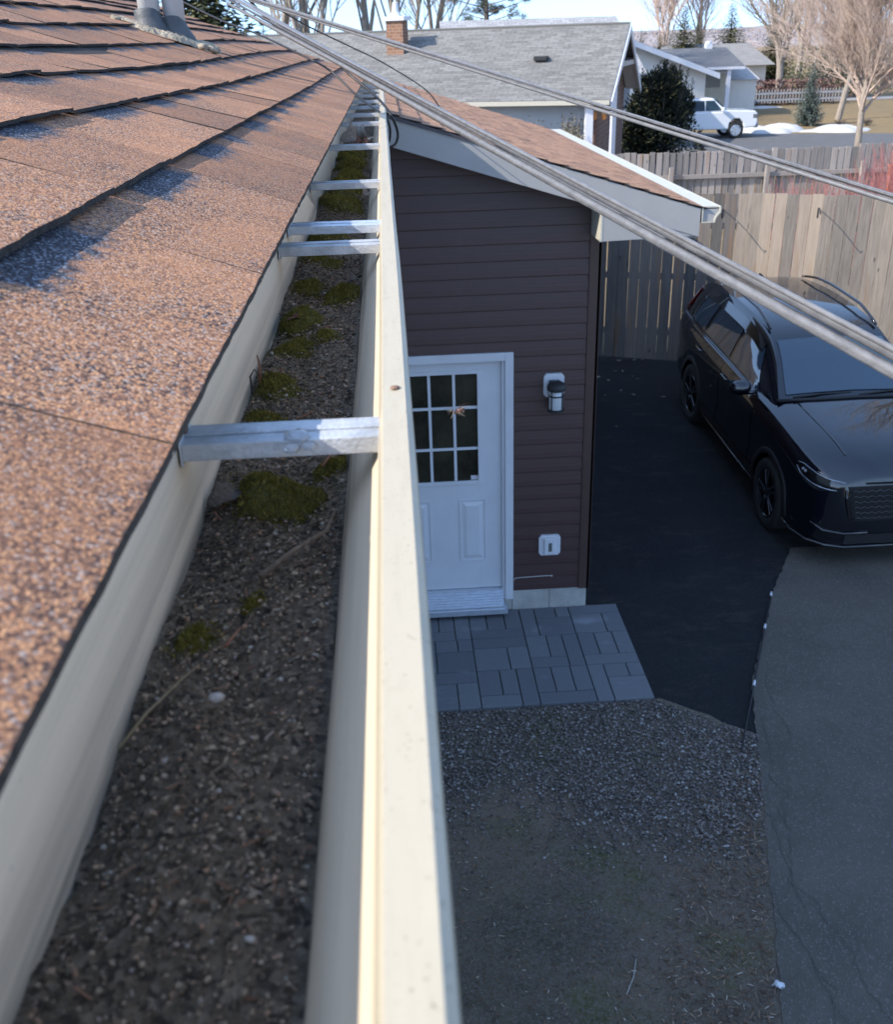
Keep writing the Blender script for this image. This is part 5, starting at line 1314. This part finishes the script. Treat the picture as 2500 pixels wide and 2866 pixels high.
def slope(mb, p, mi=0, uvs=None):
    o = len(mb.v); mb.add(p, [tuple(range(len(p)))], mi)
    P = [Vector(q) for q in p]; ex = (P[1]-P[0]).normalized(); ey = (P[-1]-P[0]); ey = (ey-ex*ey.dot(ex)).normalized()
    while len(mb.uv) < o: mb.uv.append((0, 0))
    mb.uv += [((q-P[0]).dot(ex), (q-P[0]).dot(ey)) for q in P]
M_groof = gable_mat('light_grey_shingles', (.11,.106,.098), (.215,.208,.195), mortar=(.10,.097,.09)); M_droof = gable_mat('dark_grey_shingles', (.10,.105,.115), (.16,.165,.175))
M_lav = mat('pale_trim_board', (.66,.66,.70), .5, var=.06, vscale=3); M_wsid = mat('white_siding', (.66,.635,.59), .5, var=.05, vscale=3)
M_brk = gable_mat('brown_brick', (.13,.075,.06), (.20,.12,.09), mortar=(.25,.22,.2))
M_gsid = mat('grey_lap_siding', (.30,.33,.36), .5, var=.06, vscale=3)
TH = R_(19.0); E0 = Vector((6.45,30.0,0)); ex = Vector((math.cos(TH),-math.sin(TH),0)); ey = Vector((math.sin(TH),math.cos(TH),0))
def HP(a, b, z): q = E0+ex*a+ey*b; return (q.x, q.y, z)          # a: along the eave towards the right end, b: away from us
gh_ = thing('grey_roofed_house', 'bungalow with light grey shingle roof, brick chimney and dark brick gable end', 'house', (2.5,33.5,G0))
rw = MB(); RUN, ZE, ZR = 4.3, -1.62, .36; Lh = 15.0
slope(rw, [HP(-Lh,0,ZE),HP(0,0,ZE),HP(0,RUN,ZR),HP(-Lh,RUN,ZR)]); slope(rw, [HP(0,2*RUN,ZE),HP(-Lh,2*RUN,ZE),HP(-Lh,RUN,ZR),HP(0,RUN,ZR)])
slope(rw, [HP(0,0,ZE-.06),HP(-Lh,0,ZE-.06),HP(-Lh,RUN,ZR-.06),HP(0,RUN,ZR-.06)]); slope(rw, [HP(-Lh,2*RUN,ZE-.06),HP(0,2*RUN,ZE-.06),HP(0,RUN,ZR-.06),HP(-Lh,RUN,ZR-.06)])
for (b0, z0, b1, z1) in ((0,ZE,RUN,ZR),(2*RUN,ZE,RUN,ZR)): slope(rw, [HP(0,b0,z0-.06),HP(0,b1,z1-.06),HP(0,b1,z1),HP(0,b0,z0)])
roofo = rw.build('roof', M_groof, gh_)
rc_ = MB(); rc_.tube([HP(-Lh,RUN,ZR+.01),HP(0,RUN,ZR+.01)], .045, 6); rc_.build('ridge_cap', M_groof, roofo, local=False)
bg = MB()
for (b0, z0, b1, z1) in ((-.02,ZE-.02,RUN,ZR-.02),(2*RUN+.02,ZE-.02,RUN,ZR-.02)):
    bg.hexa([HP(.0,b0,z0-.24),HP(.05,b0,z0-.24),HP(.05,b1,z1-.24),HP(0,b1,z1-.24),HP(0,b0,z0-.01),HP(.05,b0,z0-.01),HP(.05,b1,z1-.01),HP(0,b1,z1-.01)])
bg.build('bargeboard', M_lav, gh_)
wl = MB(); s0 = .55
def wq(p): slope(wl, p)
wq([HP(-Lh+.4,s0,G0-.1),HP(-s0,s0,G0-.1),HP(-s0,s0,ZE+.1),HP(-Lh+.4,s0,ZE+.1)])
wl.build('wall', M_gsid, gh_)
bw = MB(); gfz = -.55
slope(bw, [HP(-.5,s0,G0-.1),HP(-.5,2*RUN-s0,G0-.1),HP(-.5,2*RUN-s0,ZE),HP(-.5,2*RUN-1.9,-.86),HP(-.5,1.9,-.86),HP(-.5,s0,ZE)]); slope(bw, [HP(-.72,s0-.02,G0-.1),HP(-.5,s0-.02,G0-.1),HP(-.5,s0-.02,ZE+.05),HP(-.72,s0-.02,ZE+.05)])
slope(bw, [HP(-.52,2*RUN-s0,G0-.1),HP(-Lh+.4,2*RUN-s0,G0-.1),HP(-Lh+.4,2*RUN-s0,ZE),HP(-.52,2*RUN-s0,ZE)])
bw.build('brick_wall', M_brk, gh_)
gi = MB(); slope(gi, [HP(-.25,2.6,-.62),HP(-.25,2*RUN-2.6,-.62),HP(-.25,RUN,.12)]); gi.hexa([HP(-.5,2.2,-.84),HP(-.01,2.2,-.84),HP(-.01,2*RUN-2.2,-.84),HP(-.5,2*RUN-2.2,-.84),HP(-.5,2.45,-.70),HP(-.01,2.45,-.70),HP(-.01,2*RUN-2.45,-.70),HP(-.5,2*RUN-2.45,-.70)]); gi.build('gable_panel', M_beige, gh_)
so = MB(); slope(so, [HP(-.5,0.02,ZE-.10),HP(-.02,0.02,ZE-.10),HP(-.02,2.25,-.66),HP(-.5,2.25,-.66)]); so.build('soffit', M_lav, gh_); so = MB(); slope(so, [HP(-.5,2*RUN,ZE-.10),HP(-.02,2*RUN,ZE-.10),HP(-.02,2*RUN-2.25,-.66),HP(-.5,2*RUN-2.25,-.66)]); so.build('soffit', M_lav, gh_)
wing = MB(); wing.hexa([HP(.0,.05,-3.9),HP(.06,.05,-3.9),HP(.06,1.05,-3.45),HP(.0,1.05,-3.45),HP(.0,.05,ZE-.02),HP(.06,.05,ZE-.02),HP(.06,1.05,ZE+.25),HP(.0,1.05,ZE+.25)]); wing.build('white_screen', M_lav, gh_)
pp = MB(); q = HP(-.64,.18,0); pp.box(q[0]-.11,q[0]+.11,q[1]-.11,q[1]+.11,G0-.1,ZE-.05); pp.build('porch_post', M_lav, gh_)
gt = MB(); gt.hexa([HP(-Lh,-.13,ZE-.13),HP(-.02,-.13,ZE-.13),HP(-.02,-.01,ZE-.13),HP(-Lh,-.01,ZE-.13),HP(-Lh,-.15,ZE-.01),HP(-.02,-.15,ZE-.01),HP(-.02,-.01,ZE-.01),HP(-Lh,-.01,ZE-.01)]); gt.build('gutter', M_cream, gh_)
for a in (-.50,-.22):
    q = HP(a,.40,-2.05); ml = MB(); ml.lathe([(.02,-.14),(.07,-.10),(.08,.05),(.03,.14)], q, None, 10); ml.build('porch_lantern', mat('amber_lantern', (.5,.22,.06), .3) if 'amber_lantern' not in bpy.data.materials else bpy.data.materials['amber_lantern'], gh_, smooth=True)
# chimney on the near slope
def on_near(a, b): return HP(a, b, ZE+(ZR-ZE)*b/RUN)
chx, chb = -7.36, 3.0; q0 = on_near(chx, chb); chm = MB()
def cbx(mb, a0, a1, b0, b1, z0, z1, uv=True):
    P = lambda a, b, z: HP(a, b, z)
    for p in ([P(a0,b0,z0),P(a1,b0,z0),P(a1,b0,z1),P(a0,b0,z1)],[P(a1,b0,z0),P(a1,b1,z0),P(a1,b1,z1),P(a1,b0,z1)],[P(a1,b1,z0),P(a0,b1,z0),P(a0,b1,z1),P(a1,b1,z1)],[P(a0,b1,z0),P(a0,b0,z0),P(a0,b0,z1),P(a0,b1,z1)],[P(a0,b0,z1),P(a1,b0,z1),P(a1,b1,z1),P(a0,b1,z1)]): slope(mb, p)
cbx(chm, chx-.28, chx+.28, chb-.20, chb+.36, q0[2]-.25, .66)
M_cbrk = gable_mat('chimney_brick', (.17,.085,.055), (.26,.14,.085), scale=1.55, mortar=(.30,.26,.22)); cho = chm.build('chimney', M_cbrk, roofo)
cc = MB(); cbx(cc, chx-.36, chx+.36, chb-.28, chb+.44, .661, .78); q = HP(chx-.02, chb+.08, .78); cc.lathe([(.22,0),(.17,.06),(.11,.14),(.085,.40),(.06,.42)], q, None, 12); cc.uv += [(0,0)]*(len(cc.v)-len(cc.uv)); cc.build('chimney_cap', M_white, cho)
vt = MB(); q = on_near(-2.45, 2.2); vt.obox((q[0],q[1],q[2]+.07), (.42,.34,.13), Matrix.Rotation(-TH,3,'Z')); vt.build('roof_vent', M_clad, roofo, bevel=.02)
# dry climbers on the grey wall
for (a, n, h, s, lab) in ((-2.3,26,2.4,94,'thin dry climber on the grey siding, left one'),(-1.12,60,2.6,95,'bushy dry climber beside the porch of the grey roofed house')):
    q = HP(a, .25, 0); shrub('dry_climber', lab, (q[0],q[1],G0), n, h, .18 if n < 40 else .34, M_twigg, s, cat='climber', group='dry climbers on the neighbour wall', leaves=28)
# taller roof right behind it
bh = thing('grey_ridge_house', 'house with a mottled grey roof ridge peeping above the bungalow roof', 'house', (7,50,G0))
rw = MB(); slope(rw, [(2.5,44,-1.4),(10.95,44,-1.4),(10.4,48,.83),(2.55,48,.83)]); slope(rw, [(10.95,52,-1.4),(2.5,52,-1.4),(2.55,48,.83),(10.4,48,.83)]); slope(rw, [(10.95,44,-1.4),(10.95,52,-1.4),(10.4,48,.83)]); rw.build('roof', gable_mat('mottled_grey_shingles', (.24,.24,.25), (.38,.38,.38)), bh)
w_ = MB(); w_.box(2.8,10.4,44.6,51.5,G0-.2,-1.35); w_.build('wall', M_gsid, bh)

# ------------------------------------------------------------------ white gabled house and its dark roofs
wh_ = thing('white_gabled_house', 'white house with dark grey roof, white bargeboards and a carport post', 'house', (16,65,G0))
rw = MB()
slope(rw, [(19.25,60.5,-2.02),(19.25,74,-2.02),(13.6,74,.02),(13.6,60.5,.02)]); slope(rw, [(7.9,74,-2.02),(7.9,60.5,-2.02),(13.6,60.5,.02),(13.6,74,.02)])
slope(rw, [(16.2,61.9,-1.78),(21.25,61.9,-1.78),(21.45,66.5,-.78),(15.9,66.5,-.78)]); slope(rw, [(21.25,71,-1.78),(16.2,71,-1.78),(15.9,66.5,-.78),(21.45,66.5,-.78)])
slope(rw, [(14.4,78,-1.4),(21.0,78,-1.4),(15.6,82,-.30),(11,82,-.30)])
rw.build('roof', M_droof, wh_)
bg = MB()
for (x0, z0, x1, z1) in ((13.6,.0,19.3,-2.06),(13.6,.0,7.9,-2.06)): bg.hexa([(x0,60.42,z0-.30),(x1,60.42,z1-.30),(x1,60.5,z1-.30),(x0,60.5,z0-.30),(x0,60.42,z0),(x1,60.42,z1),(x1,60.5,z1),(x0,60.5,z0)])
bg.build('bargeboard', M_white, wh_)
wl = MB(); wl.prism([(8.6,G0-.2),(18.7,G0-.2),(18.7,-2.0),(13.6,-.2),(8.6,-2.0)], 'y', 61.2, 73.5); wl.build('wall', M_wsid, wh_)
wl = MB(); wl.box(18.72,20.5,62.9,70,G0-.2,-1.8); wl.build('beige_wall', mat('beige_siding', (.50,.46,.37), .55, var=.06, vscale=3), wh_)
wl = MB(); wl.box(18.9,20.1,62.82,62.9,-2.9,-2.1); wl.build('garage_door', mat('dull_panel', (.22,.21,.19), .5), wh_)  # door panel in one even dull grey-brown
gt = MB(); gt.box(19.0,21.2,61.75,61.9,-1.92,-1.78); gt.box(18.9,20.5,62.7,62.82,-2.15,-2.02); gt.build('gutter', M_lav, wh_)
pp = MB(); pp.box(20.18,20.42,61.9,62.1,G0-.2,-1.9); pp.build('carport_post', M_lav, wh_)
ch_ = MB(); ch_.box(20.1,20.5,66.2,66.6,-.95,-.55); ch_.lathe([(.22,-.55),(.22,-.45),(.10,-.42)], (20.3,66.4,0), None, 8); ch_.build('chimney', M_white, wh_)
shd = thing('white_shed', 'low white shed with pale roof behind the carport', 'shed', (21.7,64,G0))
w_ = MB(); w_.box(20.75,22.55,63.5,65.5,G0-.2,-2.55); w_.build('wall', M_wsid, shd)
rw = MB(); slope(rw, [(20.65,63.3,-2.56),(22.7,63.3,-2.56),(22.7,65.8,-1.95),(20.65,65.8,-1.95)]); rw.build('roof', mat('pale_grey_roofing', (.42,.41,.40), .8, var=.2, vscale=4), shd)
fh = thing('far_grey_house', 'far house with dull grey roof behind the vase shaped bare tree', 'house', (25,86,G0))
rw = MB(); slope(rw, [(21.5,82,-2.3),(30.5,82,-2.3),(29.6,86,-.75),(22.4,86,-.75)]); slope(rw, [(30.5,90,-2.3),(21.5,90,-2.3),(22.4,86,-.75),(29.6,86,-.75)]); rw.build('roof', gable_mat('dull_grey_shingles', (.20,.195,.19), (.27,.265,.26)), fh)
w_ = MB(); w_.box(22,30,82.6,89.5,G0-.2,-2.25); w_.build('wall', M_wsid, fh)
# picket fence, hedge, snow, street
M_lav2 = mat('weathered_white_pickets', (.30,.29,.275), .7, var=.15, vscale=2)
pk = thing('picket_fence', 'white picket fence in front of the red brown hedge', 'fence', (26.5,70.3,G0))
pm = MB(); x = 22.6
while x < 31.0:
    pm.prism([(x,-4.35),(x+.09,-4.35),(x+.09,-3.55),(x+.045,-3.48),(x,-3.55)], 'y', 70.0, 70.03); x += .21
pm.build('picket_panel', M_lav2, pk); pm = MB(); pm.box(22.5,31.1,70.035,70.08,-4.2,-4.1); pm.box(22.5,31.1,70.035,70.08,-3.8,-3.7); pm.build('rail', M_white, pk)
def hedge(name, lab, cells, mtl, n, seed, cat='hedge'):
    r = random.Random(seed); mb = MB()
    for k in range(n):
        cx_, cy_, rx, ry, hh = r.choice(cells); p = Vector((cx_+r.gauss(0,.5)*rx, cy_+r.gauss(0,.5)*ry, G0+min(1.0, abs(r.gauss(0,.5)))*hh+.1)); d = Vector((r.gauss(0,1),r.gauss(0,1),r.gauss(.5,1))).normalized()*r.uniform(.15,.4); s_ = d.orthogonal().normalized()*.05
        mb.add([p-s_, p+d*.5-s_, p+d, p+s_], [(0,1,2,3)])
    return tag(mb.build(name, mtl), lab, cat)
hedge('hedge', 'red brown leafless hedge behind the white picket fence', [(25+i*1.3,71.6,1.4,.9,1.4) for i in range(5)], island_mat('red_brown_hedge_twigs', [(0,(.09,.045,.04)),(.6,(.15,.08,.065)),(1,(.22,.14,.115))]), 3500, 5)
far_brush = hedge('brush', 'leafless brush and thicket far off beyond the bare trees', [(16+i*5.6, 98+((i*7) % 5)*4, 6, 4, 4.6) for i in range(17)], island_mat('far_brush_twigs', [(0,(.11,.085,.075)),(.6,(.22,.175,.155)),(1,(.33,.28,.25))]), 26000, 6, 'brush'); far_brush['kind'] = 'stuff'
hedge('evergreen_hedge', 'dark evergreen hedge behind the carport and far house', [(31+i*1.5,78,1.3,1,3.2) for i in range(4)], M_spr, 2500, 7)
M_street = asphalt_mat('street_asphalt', (.115,.115,.118), (.14,.14,.142), 12.0, (.17,.17,.17))
sheet('street', [(9.5,36.5),(36,36.5),(60,41.0),(60,46.5),(36,48.2),(24.1,48.6),(19.2,50.4),(15.2,53),(9,62),(4,62),(9.5,47)], M_street, h=lambda y: ground_h(10, y), dz=.02)
sheet('path', [(20.5,72.6),(48,74.2),(48,77),(20.5,75.4)], mat('pale_far_street', (.33,.30,.28), .9, var=.1, vscale=.5), h=lambda y: ground_h(10, y), dz=.02)
sm = MB(); r = random.Random(15)
def snow(name, lab, cx_, cy_, lx, ly, h, seed):
    r = random.Random(seed); mb = MB(); ph = [r.uniform(0,6) for _ in range(6)]
    def fn(a, b):
        an = a*2*PI; k = 1+.14*math.sin(3*an+ph[0])+.08*math.sin(7*an+ph[1]); x = cx_+lx*b*k*math.cos(an); y = cy_+ly*b*k*math.sin(an)
        return (x, y, G0-.01+h*max(0, 1-b**2.2)**.7*(1+.25*math.sin(x*2.3+ph[2])+.18*math.sin(x*5.1+y*3+ph[3])))
    mb.grid(fn, 40, 8); return tag(mb.build(name, M_snow, smooth=True), lab, 'snow', 'snow banks left along the street')
M_snow = mat('old_snow', (.50,.49,.475), .7, var=.16, vscale=1.5, bump=.3, bscale=8)
snow('snow_bank', 'long melting snow bank between the truck and the blue spruce', 19.4, 51.9, 1.7, 1.4, .34, 1)
snow('snow_bank', 'low melting snow bank just right of the blue spruce foot', 22.5, 50.9, 1.7, .95, .26, 2)
snow('snow_bank', 'thin patch of snow below the picket fence', 25.2, 69.0, 1.1, .8, .12, 3)
st_ = MB(); st_.prism([(-.1,0),(.1,0),(.07,9.3),(-.07,9.3)], 'x', -.08, .08)
up = thing('utility_pole', 'pale utility pole far off above the street', 'pole', (52.5,128,G-.3)); st_.build('pole', mat('pale_pole', (.55,.53,.50), .8), up, local=True); ar_ = MB(); ar_.box(-.9,.9,-.05,.05,8.6,8.75); ar_.build('crossarm', M_barkg, up, local=True)
ow_ = MB(); ow_.tube([(26,95,-.25),(31,96,.1),(36,97,.65),(43,99,1.3),(52,128,4.2)], .02, 5); tag(ow_.build('overhead_line', M_wire1), 'thin overhead line running to the far utility pole', 'cable')
lawn_log = None
for (x, y, s, lab) in ((23.6,53.4,1,'dark twig heap on the lawn, left one by the small trees'),(25.0,53.3,2,'dark twig heap on the lawn, right one by the small trees')):
    shrub('twig_heap', lab, (x,y,G0), 26, .34, .32, M_barkd, s, cat='twigs', group='twig heaps on the lawn', rad=.02)
# hills
hb = MB(); hx = [-900+40*i for i in range(60)]; r = random.Random(33)
for i, x in enumerate(hx):
    base = -.5+4.0*max(0, (x+200)/900)+2.0*math.sin(x*.004+1)+1.0*math.sin(x*.017); hb.v += [(x,560,G-14),(x,760,base*.55-1.5),(x,1050,base*1.0+2+r.uniform(-.3,.3)),(x,1200,G-20)]
for i in range(len(hx)-1):
    for k in range(3): a = i*4+k; hb.f.append((a, a+4, a+5, a+1)); hb.m.append(0)
def hill_mat():
    t = NT('wooded_hill'); co = t.coord('Object', (.05,.02,.3)); n = t.tex('Noise', co, 1.0, Detail=8.0, Roughness=.7); v = t.tex('Voronoi', t.coord('Object', (.12,.04,.5)), 1.0)
    s = t.n('SeparateColor'); t.l(v.outputs['Color'], s.inputs[0]); c = t.mix(t.rng(n.outputs[0], .35, .65), (.24,.21,.21), (.36,.32,.31)); c = t.mix(t.rng(s.outputs[0], .88, .95, 0, .4), c, (.45,.43,.42))
    t.l(c, t.b.inputs['Base Color']); t.b.inputs['Roughness'].default_value = 1; t.b.inputs['Specular IOR Level'].default_value = 0; return t.m
struct(hb.build('hills', hill_mat(), smooth=True))

# ------------------------------------------------------------------ white pickup truck
tr = thing('pickup_truck', 'white pickup truck parked nose right behind the dark evergreen bush', 'truck', (14.9,49.7,G0+.01), (0,0,0))
M_wpaint = mat('white_truck_paint', (.78,.79,.80), .2, coat=.8); TS = .93
def tp(v): return tuple(c*TS for c in v)
def tb(name, mb, m_, par=None, bevel=0, smooth=False):
    mb.v = [tp(q) for q in mb.v]; return mb.build(name, m_, par or tr, bevel=bevel, smooth=smooth, local=True)
mb = MB()
side = [(-2.9,.55),(-2.05,.50),(-2.0,.75),(-1.8,.93),(-1.5,.93),(-1.28,.75),(-1.22,.48),(1.38,.46),(1.42,.75),(1.62,.95),(1.95,.95),(2.14,.75),(2.2,.50),(2.78,.55),(2.86,.78),(2.84,1.18),(2.70,1.30),(1.35,1.36),(1.2,1.30),(-.95,1.28),(-.98,1.20),(-2.95,1.22)]
mb.prism([(a, b) for a, b in side], 'y', -.98, .98); tb('body', mb, M_wpaint, bevel=.05)
mb = MB(); mb.hexa([(-.95,-.93,1.26),(1.30,-.93,1.30),(1.30,.93,1.30),(-.95,.93,1.26),(-.80,-.76,1.93),(.52,-.76,1.95),(.52,.76,1.95),(-.80,.76,1.93)]); cab = tb('cab', mb, M_wpaint, bevel=.05)
mb = MB(); mb.hexa([(.66,-.70,1.885),(1.235,-.82,1.37),(1.235,.82,1.37),(.66,.70,1.885),(.70,-.70,1.905),(1.275,-.82,1.39),(1.275,.82,1.39),(.70,.70,1.905)]); tb('windshield', mb, M_cgl, cab)
for sg in (-1, 1):
    def sw(x0, x1, x0t, x1t):
        mb = MB(); y0, y1 = sg*.915, sg*.79
        mb.hexa([(x0,y0,1.36),(x1,y0,1.36),(x1,y0+sg*.015,1.36),(x0,y0+sg*.015,1.36),(x0t,y1,1.83),(x1t,y1,1.83),(x1t,y1+sg*.015,1.83),(x0t,y1+sg*.015,1.83)]); tb('window', mb, M_cgl, cab)
    sw(-.80,.12,-.70,.10); sw(.18,1.02,.16,.60)
    mb = MB(); mb.obox((1.0,sg*1.10,1.42), (.14,.22,.2)); tb('mirror', mb, M_wpaint, cab, bevel=.04)
    mb = MB(); mb.box(2.60,2.865,sg*.66,sg*.985,.93,1.17); tb('headlight', mb, M_lens, bevel=.03)
    for ux in (-1.64, 1.78):
        wv = bpy.data.objects.new('wheel', None); COL.objects.link(wv); wv.parent = tr
        Mx = Matrix.Rotation(-PI/2*sg, 3, 'X'); c = Vector((ux, sg*.85, .40))
        mb = MB(); mb.lathe([(.25,-.11),(.36,-.13),(.40,-.10),(.40,.10),(.36,.13),(.27,.12)], c, Mx, 28, caps=False); tb('tyre', mb, M_tyre, wv, smooth=True)
        mb = MB(); mb.lathe([(.265,.115),(.25,.125),(.24,.03),(.06,.05),(.02,.11)], c, Mx, 24, caps=False)
        for k in range(6):
            a = 2*PI*k/6; mb.obox(c+Mx @ Vector((.15*math.cos(a),.15*math.sin(a),.105)), (.20,.06,.03), Mx @ Matrix.Rotation(a,3,'Z'))
        tb('rim', mb, M_chrome if False else M_alu, wv)
mb = MB(); mb.box(2.80,2.875,-.64,.64,.80,1.17); tb('grille', mb, M_gloss, bevel=.02)
mb = MB(); mb.box(2.72,2.95,-.95,.95,.50,.74); tb('bumper', mb, M_chrome, bevel=.05)
mb = MB(); mb.box(-2.8,-1.05,-.80,.80,1.15,1.235); tb('bed_cover', mb, M_clad)

# ------------------------------------------------------------------ lift everything so that the yard lies at zero
for o in scene.objects:
    if o.parent is None: o.location.z += CZ
